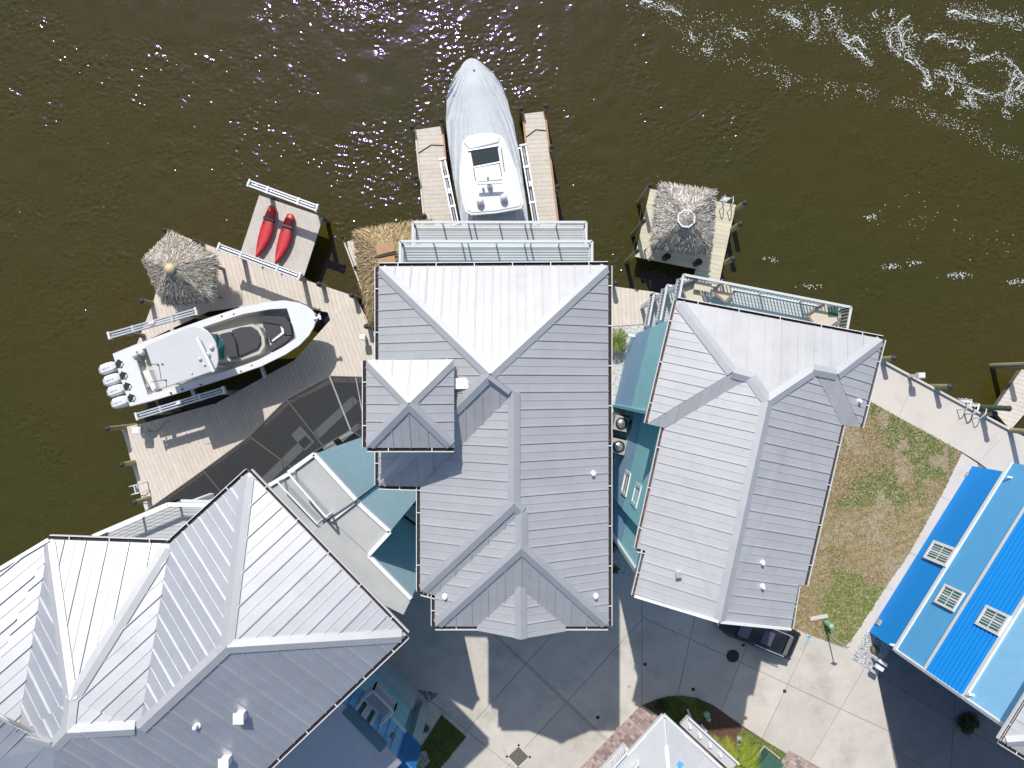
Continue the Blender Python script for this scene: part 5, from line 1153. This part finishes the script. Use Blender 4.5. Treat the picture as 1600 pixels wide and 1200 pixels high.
# ------------------------------------------------------------------ thatched huts
def hut(name, label, eave_px, ze, apex_px, za, cols, n, core_top=0.0, post=True, ridge=None, base_z=DZ, ln=(.45, .95)):
    E_ = [W(x, y, ze) for x, y in eave_px]; A = W(*apex_px, za); c = sum(E_, Vector()) / len(E_); h = thing(name, (c.x, c.y, base_z), label, 'hut')
    core = MB()
    for k in range(len(E_)): core.face([E_[k], E_[(k + 1) % len(E_)], A]); core.face([E_[k] - zv * .2, E_[(k + 1) % len(E_)] - zv * .2, A - zv * .2]); core.face([E_[k], E_[(k + 1) % len(E_)], E_[(k + 1) % len(E_)] - zv * .2, E_[k] - zv * .2])
    core.build('roof_core', M['thatch_core'], h)
    b = MB(); cl = []; ars = [((E_[(k + 1) % len(E_)] - E_[k]).cross(A - E_[k])).length for k in range(len(E_))]
    for i in range(n):
        k = random.choices(range(len(E_)), ars)[0]; P0, P1 = E_[k], E_[(k + 1) % len(E_)]; t = random.random(); s = random.random() ** .55
        nrm = (P1 - P0).cross(A - P0).normalized(); nrm = nrm if nrm.z > 0 else -nrm
        foot = P0 + (P1 - P0) * t; dn = (foot - A); dn = dn.normalized(); sd = nrm.cross(dn).normalized()
        root = A + (foot - A) * s; lift0 = .05 + .1 * random.random(); l = random.uniform(*ln)
        dd = (dn + sd * random.gauss(0, .38) + nrm * random.gauss(.02, .07)).normalized(); wd = random.uniform(.012, .034)
        tip = root + dd * l; 
        q0 = root + nrm * (lift0 + .04 * random.random()); q1 = tip + nrm * (lift0 * .55)
        if s > .8: q1 -= zv * .12 * random.random()
        m_ = (q0 + q1) / 2 + nrm * random.uniform(0, .06)
        b.face([q0 - sd * wd, q0 + sd * wd, m_ + sd * wd * .9, m_ - sd * wd * .9]); b.face([m_ - sd * wd * .9, m_ + sd * wd * .9, q1 + sd * wd * .3, q1 - sd * wd * .3])
        cc = random.choice(cols); f = random.uniform(.55, 1.2); cl += [[x * f for x in cc]] * 2
    o = b.build('thatch', M['attr'], h, recalc=False); color_faces(o, cl); stuff(o)
    if post:
        for p in E_:
            p = c + (p - c) * .78; MB().tube([(p.x, p.y, base_z - .1), (p.x, p.y, ze + .15)], .1, 10).build('post', M['pile'], h)
    return h, A
G1 = [(.52, .485, .44), (.43, .39, .34), (.6, .58, .55), (.26, .22, .17), (.47, .40, .31)]; G2 = [(.49, .46, .42), (.56, .53, .49), (.39, .355, .32), (.24, .21, .18), (.61, .59, .55)]; G3 = [(.43, .325, .18), (.34, .25, .14), (.49, .39, .24), (.24, .17, .09)]
h1, A = hut('thatched_hut', 'five sided grey thatched hut with cream knob on the main dock', [(266, 370), (330, 405), (323, 464), (258, 468), (229, 408)], 2.7, (266, 420), 4.05, G1, 15000, ln=(.25, .6))
MB().lathe(A, [(.24, -.1), (.30, .02), (.24, .16), (.1, .24), (.01, .26)], 18).build('finial', M['cream'], h1, smooth=True)
h2_, A = hut('thatched_hut', 'square grey thatched hut with octagonal ring on the cream platform', [(1036, 294), (1112, 304), (1105, 388), (1025, 382)], 2.7, (1073, 341), 3.95, G2, 16000, ln=(.25, .6))
rg = MB(); rg_r = []
for k in range(8):
    th = k * math.pi / 4 + .3; th2 = th + math.pi / 4; MB().bar(A + Vector((.47 * math.cos(th), .47 * math.sin(th), -.12)), A + Vector((.47 * math.cos(th2), .47 * math.sin(th2), -.12)), .07, .14).build('cupola_ring', M['white'], h2_)
    q_ = A + Vector((.47 * math.cos(th), .47 * math.sin(th), 0)); MB().bar(q_ - zv * .4, q_ - zv * .2, .05, .05).build('cupola_post', M['steel'], h2_)
b = MB(); cl = []
for i in range(500):
    th = random.random() * 6.283; r0 = random.uniform(0, .22); p0 = A + Vector((r0 * math.cos(th), r0 * math.sin(th), .12 - r0 * .5)); p1 = p0 + Vector((.22 * math.cos(th), .22 * math.sin(th), -.12)); s = Vector((-math.sin(th), math.cos(th), 0)) * .012
    b.face([p0 - s, p0 + s, p1 + s, p1 - s]); f = random.uniform(.6, 1.1); cl.append([x * f for x in random.choice(G2)])
o = b.build('cupola_thatch', M['attr'], h2_, recalc=False); color_faces(o, cl); stuff(o)
h3, A = hut('thatched_hut', 'golden thatched hut with brown ridge boards half hidden by the balconies', [(558, 366), (672, 350), (672, 505), (580, 500)], 2.6, (612, 410), 3.8, G3, 14000, ln=(.25, .6))
for a, b in (((588, 391), (616, 384)), ((590, 408), (617, 403))):
    p0, p1 = W(*a, 3.95), W(*b, 3.95); MB().bar(p0, p1, .55, .06).build('ridge_board', M['wood'], h3)
MB().bar(W(586, 402, 4.02), W(620, 395, 4.02), .09, .06).build('ridge_strap', M['black'], h3)
# ------------------------------------------------------------------ parked car
ce = W(1243, 1011, .8); ca_ = Vector((-.92, .39, 0)).normalized(); cn = Vector((-ca_.y, ca_.x, 0)); car = thing('parked_car', (ce + ca_ * 2.35 - zv * .8), 'black car half under the pale roof edge with dark rear glass', 'car')
def cp_(s, v_, z): return Vector((ce.x, ce.y, 0)) + ca_ * s + cn * v_ + zv * z
rings = []
for s, w_, zt in ((0, .62, .78), (.06, .78, .92), (.25, .88, 1.0), (.7, .92, 1.03), (2.2, .93, 1.02), (3.4, .92, .98), (4.2, .86, .9), (4.55, .74, .8), (4.7, .55, .68)):
    rings.append([cp_(s, w_ * .9, .28), cp_(s, w_, .45), cp_(s, w_, zt - .16), cp_(s, w_ * .93, zt - .04), cp_(s, w_ * .6, zt), cp_(s, -w_ * .6, zt), cp_(s, -w_ * .93, zt - .04), cp_(s, -w_, zt - .16), cp_(s, -w_, .45), cp_(s, -w_ * .9, .28)])
MB().tube_rings(rings).build('body', M['car'], car, smooth=True)
cab = MB(); cr1 = []
for s, w_, zt in ((.42, .70, 1.04), (.9, .64, 1.52), (1.5, .63, 1.60), (2.4, .63, 1.58), (3.0, .66, 1.40), (3.55, .72, 1.02)): cr1.append([cp_(s, w_ + .14 * (1.6 - zt), 1.0), cp_(s, w_, zt - .06), cp_(s, w_ * .85, zt), cp_(s, -w_ * .85, zt), cp_(s, -w_, zt - .06), cp_(s, -w_ - .14 * (1.6 - zt), 1.0)])
cab.tube_rings(cr1).build('cabin', M['car'], car, smooth=True)
def cq(name, pts, m): return MB().face([cp_(*p) for p in pts]).build(name, m, car)
cq('rear_glass', [(.46, .6, 1.12), (.9, .56, 1.56), (.9, -.56, 1.56), (.46, -.6, 1.12)], M['carglass']); cq('windscreen', [(3.52, .6, 1.09), (3.02, .54, 1.43), (3.02, -.54, 1.43), (3.52, -.6, 1.09)], M['carglass'])
cq('sunroof', [(1.75, .4, 1.612), (2.35, .4, 1.602), (2.35, -.4, 1.602), (1.75, -.4, 1.612)], M['carglass'])
for sd in (1, -1):
    cq('side_glass', [(.95, sd * .71, 1.1), (3.2, sd * .735, 1.1), (2.9, sd * .67, 1.38), (1.05, sd * .665, 1.46)], M['carglass'])
    MB().bar(cp_(.8, sd * .62, 1.6), cp_(2.6, sd * .62, 1.63), .04, .04).build('roof_rail', M['alu'], car); MB().bar(cp_(2.9, sd * .95, 1.12), cp_(3.05, sd * 1.08, 1.12), .12, .14).build('mirror', M['car'], car, bevel=.03)
    MB().bar(cp_(.05, sd * .7, .82), cp_(.16, sd * .84, .82), .12, .16).build('tail_light', M['carg'], car); MB().bar(cp_(4.5, sd * .6, .7), cp_(4.62, sd * .5, .7), .2, .12).build('headlight', M['gel'], car)
    MB().bar(cp_(.7, sd * .945, .62), cp_(3.8, sd * .945, .62), .03, .12).build('side_moulding', M['carg'], car)
    for s in (.85, 3.75):
        c = cp_(s, sd * .84, .33); MB().tube([c - cn * .11, c + cn * .11], .33, 18).build('wheel', M['black'], car); MB().tube([c + cn * sd * .1, c + cn * sd * .125], .2, 12).build('rim', M['alu'], car)
MB().bar(cp_(-.03, .7, .5), cp_(-.03, -.7, .5), .12, .22).build('bumper', M['carg'], car, bevel=.04)
# ------------------------------------------------------------------ street things
def disc(name, px, py, r, m, label, cat, z=.012, n=20, grp=None):
    p = W(px, py, 0); o = MB().lathe((p.x, p.y, 0), [(r, -.02), (r, z - .003), (r * .93, z), (r * .86, z - .003), (.01, z - .003)], n).build(name, m); tag(o, label, cat, grp); return o
disc('manhole_cover', 1145, 1025, .38, M['iron'], 'large black round manhole cover beside the parked car', 'manhole', n=32)
for x, y, m, lb in ((1226, 1080, 'iron', 'small brown cleanout lid in the sunny drive right of centre'), (1083, 1077, 'iron', 'small dark cleanout lid in the shade above the planting bed'), (983, 1073, 'acgrey', 'pale cleanout lid in the sunny strip between the two shadows'),
                  (934, 1121, 'iron', 'small dark cleanout lid in the central house shadow by the pavers'), (1165, 1122, 'rust', 'small red valve lid at the sunny edge of the planting bed'), (1008, 1038, 'steel', 'faint grey cleanout lid in the pale house shadow')):
    disc('cleanout_lid', x, y, .11, M[m], lb, 'lid', grp='utility lids in the driveway')
M['grate'] = mat('worn_grate', (.24, .22, .19), .7, .2, var=.2, vscale=8)
gp = W(810, 1182); dg = thing('drain_grate', gp, 'square iron storm drain grate set diagonally in the sunny concrete', 'drain'); u_ = Vector((.72, .69, 0)); n_ = Vector((-.69, .72, 0))
for a, b in ((-1, 0), (1, 0), (0, -1), (0, 1)): c = gp + u_ * .48 * a + n_ * .48 * b + zv * .012; dd = n_ if a else u_; MB().bar(c - dd * .54, c + dd * .54, .12, .03).build('frame', M['conc2'], dg)
MB().prism([gp + u_ * .42 + n_ * .42, gp - u_ * .42 + n_ * .42, gp - u_ * .42 - n_ * .42, gp + u_ * .42 - n_ * .42], -.01, .006).build('sump', M['black'], dg)
for k in range(9): c = gp + u_ * (-.36 + .09 * k) + zv * .012; MB().bar(c - n_ * .4, c + n_ * .4, .05, .02).build('bar', M['grate'], dg)
# street sign
sg = W(1292, 988); ss = thing('street_sign', sg, 'thin grey sign post at the lawn corner with small square plate', 'sign'); MB().bar(sg, sg + zv * 2.5, .06, .06).build('pole', M['alu'], ss)
MB().slab([sg + Vector((-.22, .03, 2.45)), sg + Vector((.0, .1, 2.7)), sg + Vector((.22, .03, 2.45)), sg + Vector((0, -.04, 2.2))], Vector((.1, -.9, 0)).normalized(), .02).build('plate', M['alu'], ss)
gp2 = W(1290, 972); gc = thing('utility_pedestal', gp2, 'pale green cylindrical utility pedestal on the lawn near the sign', 'pedestal'); MB().lathe(gp2, [(.16, 0), (.16, .75), (.15, .82), (.05, .88), (.01, .88)], 18).build('shell', M['green_ped'], gc, smooth=False); MB().lathe(gp2, [(.19, 0), (.19, .12), (.16, .14)], 18).build('base', M['green_box'], gc)
# loose items on the lawn by the pedestal
lb_ = W(1278, 968); o = MB().bar(lb_ - Vector((.5, -.05, -.06)), lb_ + Vector((.55, .25, .06)), .22, .12).build('concrete_block', M['conc2'], bevel=.02); tag(o, 'pale concrete block lying in the dry grass by the pedestal', 'block')
# mailbox post at blue house corner
mp_ = W(1362, 1024); mb_ = thing('mailbox', mp_, 'white mailbox on a slanting white arm beside the grey gravel', 'mailbox'); MB().bar(mp_, mp_ + Vector((.1, 0, 1.5)), .14, .14).build('post', M['white'], mb_); MB().bar(mp_ + Vector((-.15, .12, 1.1)), mp_ + Vector((.3, -.2, 1.15)), .1, .1).build('arm', M['white'], mb_); MB().bar(mp_ + Vector((-.4, -.1, 1.25)), mp_ + Vector((.0, -.35, 1.25)), .24, .26).build('box', M['white'], mb_, bevel=.05)
rb_ = W(1366, 1014); o = MB().lathe(rb_, [(.05, 0), (.28, .02), (.25, .2), (.1, .3), (.01, .31)], 9).build('boulder', mat('olive_rock', (.16, .14, .08), .95, var=.3, vscale=8, bump=.6)); tag(o, 'small olive boulder in the gravel at the blue house corner', 'rock')
# blue locator marks sprayed on the concrete
bm_ = thing('paint_mark', W(1260, 1000), 'thin blue sprayed arrow on the concrete beside the black car', 'marking')
for a, b in (((1256, 1010), (1265, 994)), ((1265, 994), (1259, 996)), ((1265, 994), (1269, 997)), ((1251, 1015), (1253, 1012))): MB().bar(W(*a, .006), W(*b, .006), .06, .003).build('stroke', M['paintblue'], bm_)
# dock pedestals
def pedestal(px, py, label, h=1.0, s=.34):
    p = W(px, py, DZ); o = thing('power_pedestal', p, label, 'pedestal', 'dock power pedestals'); MB().bar(p, p + zv * h, s * .55, s * .55).build('stand', M['white'], o); MB().bar(p + zv * (h - .1), p + zv * (h + .28), s * 1.25, s * 1.1).build('box', M['gel'], o, bevel=.04); MB().bar(p + zv * (h + .28), p + zv * (h + .31), s * .8, s * .7).build('lid', M['white'], o); return p
p = pedestal(229, 671, 'white power pedestal with yellow cord on the lower dock', .9, .4)
o = MB().tube([p + Vector((.2, -.1, .1)), p + Vector((.6, -.15, .03)), p + Vector((.9, .15, .03)), p + Vector((1.1, .45, .03)), p + Vector((1.35, .5, .03))], .025, 6).build('power_cord', M['orange']); o.name = 'extension_cord'; tag(o, 'yellow power cord curling over the lower dock planks', 'cord')
pedestal(572, 529, 'white power pedestal standing near the house edge on the main dock', .8, .28); pedestal(1420, 587, 'white power pedestal on the seawall between two mooring posts', 1.1, .3)
# planks of rail beside the hut platform
hr0 = W(1014, 384, DZ); hrt = thing('hand_rail', hr0, 'bent grey handrail at the corner of the cream platform', 'handrail'); MB().bar(W(1021, 376, .9), W(1011, 388, .9), .1, .06).build('top_rail', M['deck_w'], hrt); MB().bar(W(1011, 388, .9), W(1018, 403, .9), .1, .06).build('top_rail', M['deck_w'], hrt)
for a in ((1021, 376), (1011, 388), (1018, 403)): q_ = W(*a, .9); MB().bar((q_.x, q_.y, DZ), (q_.x, q_.y, .87), .08, .08).build('post', M['deck_w'], hrt)
for x, y, lb in ((1043, 400, 'dark round stool under the thatched hut eave, farther from the walkway'), (1092, 409, 'dark round stool under the thatched hut eave, nearest the walkway')):
    p = W(x, y, .75); st2 = thing('bar_stool', (p.x, p.y, DZ), lb, 'stool'); MB().lathe((p.x, p.y, .72), [(.02, 0), (.2, 0), (.21, .05), (.18, .08), (.01, .09)], 16).build('seat', M['black'], st2); MB().lathe((p.x, p.y, DZ), [(.19, 0), (.19, .02), (.04, .04), (.03, .68)], 12).build('pedestal_base', M['steel'], st2)
# island furniture: utility items
up = W(1154, 1157); ub = thing('utility_box', up, 'small grey meter box with round lid on the island turf', 'box'); MB().prism([up + Vector((-.16, .26, 0)), up + Vector((.12, .3, 0)), up + Vector((.18, -.2, 0)), up + Vector((-.1, -.28, 0))], 0, .18).build('body', M['acgrey'], ub, bevel=.04); MB().lathe(up + zv * .18, [(.11, 0), (.11, .03), (.01, .03)], 12).build('lid', M['steel'], ub)
tp_ = W(1197, 1185); tb2 = thing('transformer_box', tp_, 'dark green transformer box beside the palm at the bottom edge', 'transformer'); u2 = Vector((.78, -.62, 0)); n2 = Vector((.62, .78, 0)); MB().prism([tp_ + u2 * .55 + n2 * .5, tp_ - u2 * .55 + n2 * .5, tp_ - u2 * .55 - n2 * .5, tp_ + u2 * .55 - n2 * .5], 0, .85).build('cabinet', M['green_box'], tb2, bevel=.04); MB().prism([tp_ + u2 * .6 + n2 * .55, tp_ - u2 * .6 + n2 * .55, tp_ - u2 * .6 - n2 * .55, tp_ + u2 * .6 - n2 * .55], .0, .08).build('pad', M['conc2'], tb2)
for x, y, r_, lb in ((1103, 1115, .2, 'upper pale green dome cap in the shaded planting bed'), (1106, 1122, .15, 'lower small pale green dome cap in the shaded planting bed')):
    p = W(x, y); o = thing('green_dome', p, lb, 'cap'); MB().lathe(p, [(r_, 0), (r_, .2), (r_ * .7, .32), (.01, .36)], 14).build('dome', M['green_ped'], o, smooth=True); MB().lathe(p, [(r_ * 1.1, 0), (r_ * 1.1, .05), (r_, .06)], 14).build('collar', M['green_box'], o)
for a, b, m, lb, nm in (((1074, 1108), (1081, 1127), 'gel', 'white pipe lying on the shaded island grass', 'white_pipe'), ((1095, 1132), (1104, 1143), 'gel', 'white board leaning at the sunny edge of the planting bed', 'white_board')):
    A, B = W(*a, .12), W(*b, .2); o = MB().tube([A, (A + B) / 2 + zv * .06, B], .07, 8).build(nm, M[m]); tag(o, lb, 'pipe' if 'pipe' in nm else 'board')
# ------------------------------------------------------------------ plants
def frond(root, base, ang, L, droop, col, wl, name='frond'):
    b = MB(); cl = []; d = Vector((math.cos(ang), math.sin(ang), 0)); s = Vector((-d.y, d.x, 0)); pts = []
    for k in range(9): t = k / 8; pts.append(base + d * L * t * (1 - .12 * t) + zv * (L * (.45 * t - droop * t * t)))
    b.tube(pts, [.022 * (1 - .8 * k / 8) + .004 for k in range(9)], 4); cl += [[x * .8 for x in col]] * len(b.f)
    nl = int(L * 15)
    for k in range(nl):
        t = .12 + .86 * k / nl; f = t * 8; i = min(int(f), 7); p = pts[i] + (pts[i + 1] - pts[i]) * (f - i); l = wl * (math.sin(math.pi * min(1, t * .9 + .12))) + .05
        for sg_ in (-1, 1):
            tip = p + (s * sg_ + d * .75).normalized() * l - zv * l * random.uniform(.1, .45); wd = d * .022
            b.face([p - wd, p + wd, tip]); g_ = random.uniform(.7, 1.3); cl.append([x * g_ for x in col])
    o = b.build(name, M['leaf'], root, recalc=False); color_faces(o, cl)
def palm(px, py, h, n, L, col, label, name='palm', droop=.75, wl=.4, col2=None):
    p = W(px, py, h); p = Vector((p.x, p.y, 0)); t = thing(name, p, label, 'palm'); MB().tube([p, p + zv * h * .5 + Vector((.02, 0, 0)), p + zv * h], [.13, .1, .09], 10).build('trunk', M['pile'], t)
    for k in range(n):
        ang = k * 2.39996 + random.uniform(-.2, .2); c = col2 if (col2 and random.random() < .35) else col
        frond(t, p + zv * h, ang, L * random.uniform(.75, 1.1), droop * random.uniform(.6, 1.25), c, wl)
palm(962, 532, .9, 15, .95, (.12, .16, .03), 'bushy young palm on white gravel between central and pale houses', name='young_palm', wl=.3, col2=(.22, .24, .06))
palm(1152, 1192, 1.8, 17, 1.75, (.19, .26, .03), 'bright yellow green palm at the bottom edge beside the green box', wl=.55, col2=(.34, .36, .04))
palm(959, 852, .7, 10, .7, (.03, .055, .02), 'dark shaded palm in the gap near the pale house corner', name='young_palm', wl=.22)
def shrub(px, py, r, h, n, cols, label, name='shrub', ls=.06):
    p = W(px, py); t = thing(name, p, label, 'shrub'); b = MB(); cl = []; st = MB()
    for k in range(6): a = k * 1.05; st.tube([p, p + Vector((r * .5 * math.cos(a), r * .5 * math.sin(a), h * .6))], .02, 5)
    st.build('stem', M['pile'], t)
    for k in range(n):
        a = random.random() * 6.283; e_ = math.acos(random.random()); rr_ = r * random.uniform(.45, 1) * (.8 + .3 * mn.noise(Vector((a, e_, px))))
        q_ = p + Vector((math.cos(a) * math.sin(e_) * rr_, math.sin(a) * math.sin(e_) * rr_, .05 + math.cos(e_) * h * rr_ / r))
        d = Vector((random.gauss(0, 1), random.gauss(0, 1), random.gauss(.4, .6))).normalized(); s = d.cross(Vector((random.random(), random.random(), 1))).normalized(); l = ls * random.uniform(.6, 1.6)
        b.face([q_, q_ + d * l * .5 + s * l * .3, q_ + d * l, q_ + d * l * .5 - s * l * .3]); c = random.choice(cols); f = random.uniform(.6, 1.3); cl.append([x * f for x in c])
    o = b.build('foliage', M['leaf'], t, recalc=False); color_faces(o, cl); stuff(o)
OL = [(.10, .10, .03), (.14, .12, .04), (.06, .07, .02)]; GR = [(.13, .17, .04), (.2, .22, .06), (.07, .1, .02)]
shrub(1509, 1127, .72, .8, 2600, OL, 'round olive bush in the shade beside the blue house', ls=.09)
shrub(955, 683, .32, .5, 500, GR, 'small green shrub between the two condensers on the gravel'); shrub(956, 732, .38, .5, 600, GR, 'small green shrub on gravel below the second condenser')
shrub(960, 889, .3, .4, 400, GR, 'small shaded shrub by the front corner of the central house')
shrub(1110, 1153, .38, .5, 700, [(.2, .22, .05), (.3, .2, .08), (.12, .15, .04)], 'yellowish croton shrub on the sunny mulch by the white house'); shrub(1128, 1172, .42, .45, 800, [(.22, .15, .07), (.16, .14, .05), (.28, .22, .1)], 'sparse brown shrub on mulch next to the bright palm')
shrub(1067, 1107, .35, .25, 450, [(.12, .13, .03), (.2, .18, .05)], 'low yellowish clump on the shaded island grass')
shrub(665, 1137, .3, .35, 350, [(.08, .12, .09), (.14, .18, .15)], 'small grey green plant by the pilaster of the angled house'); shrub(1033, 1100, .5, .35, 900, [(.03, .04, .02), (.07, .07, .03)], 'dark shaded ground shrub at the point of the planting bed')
shrub(1126, 1190, .16, .3, 160, [(.6, .08, .1), (.45, .1, .1), (.1, .14, .04)], 'tiny red flowering plant beside the white house ledge', name='flower')
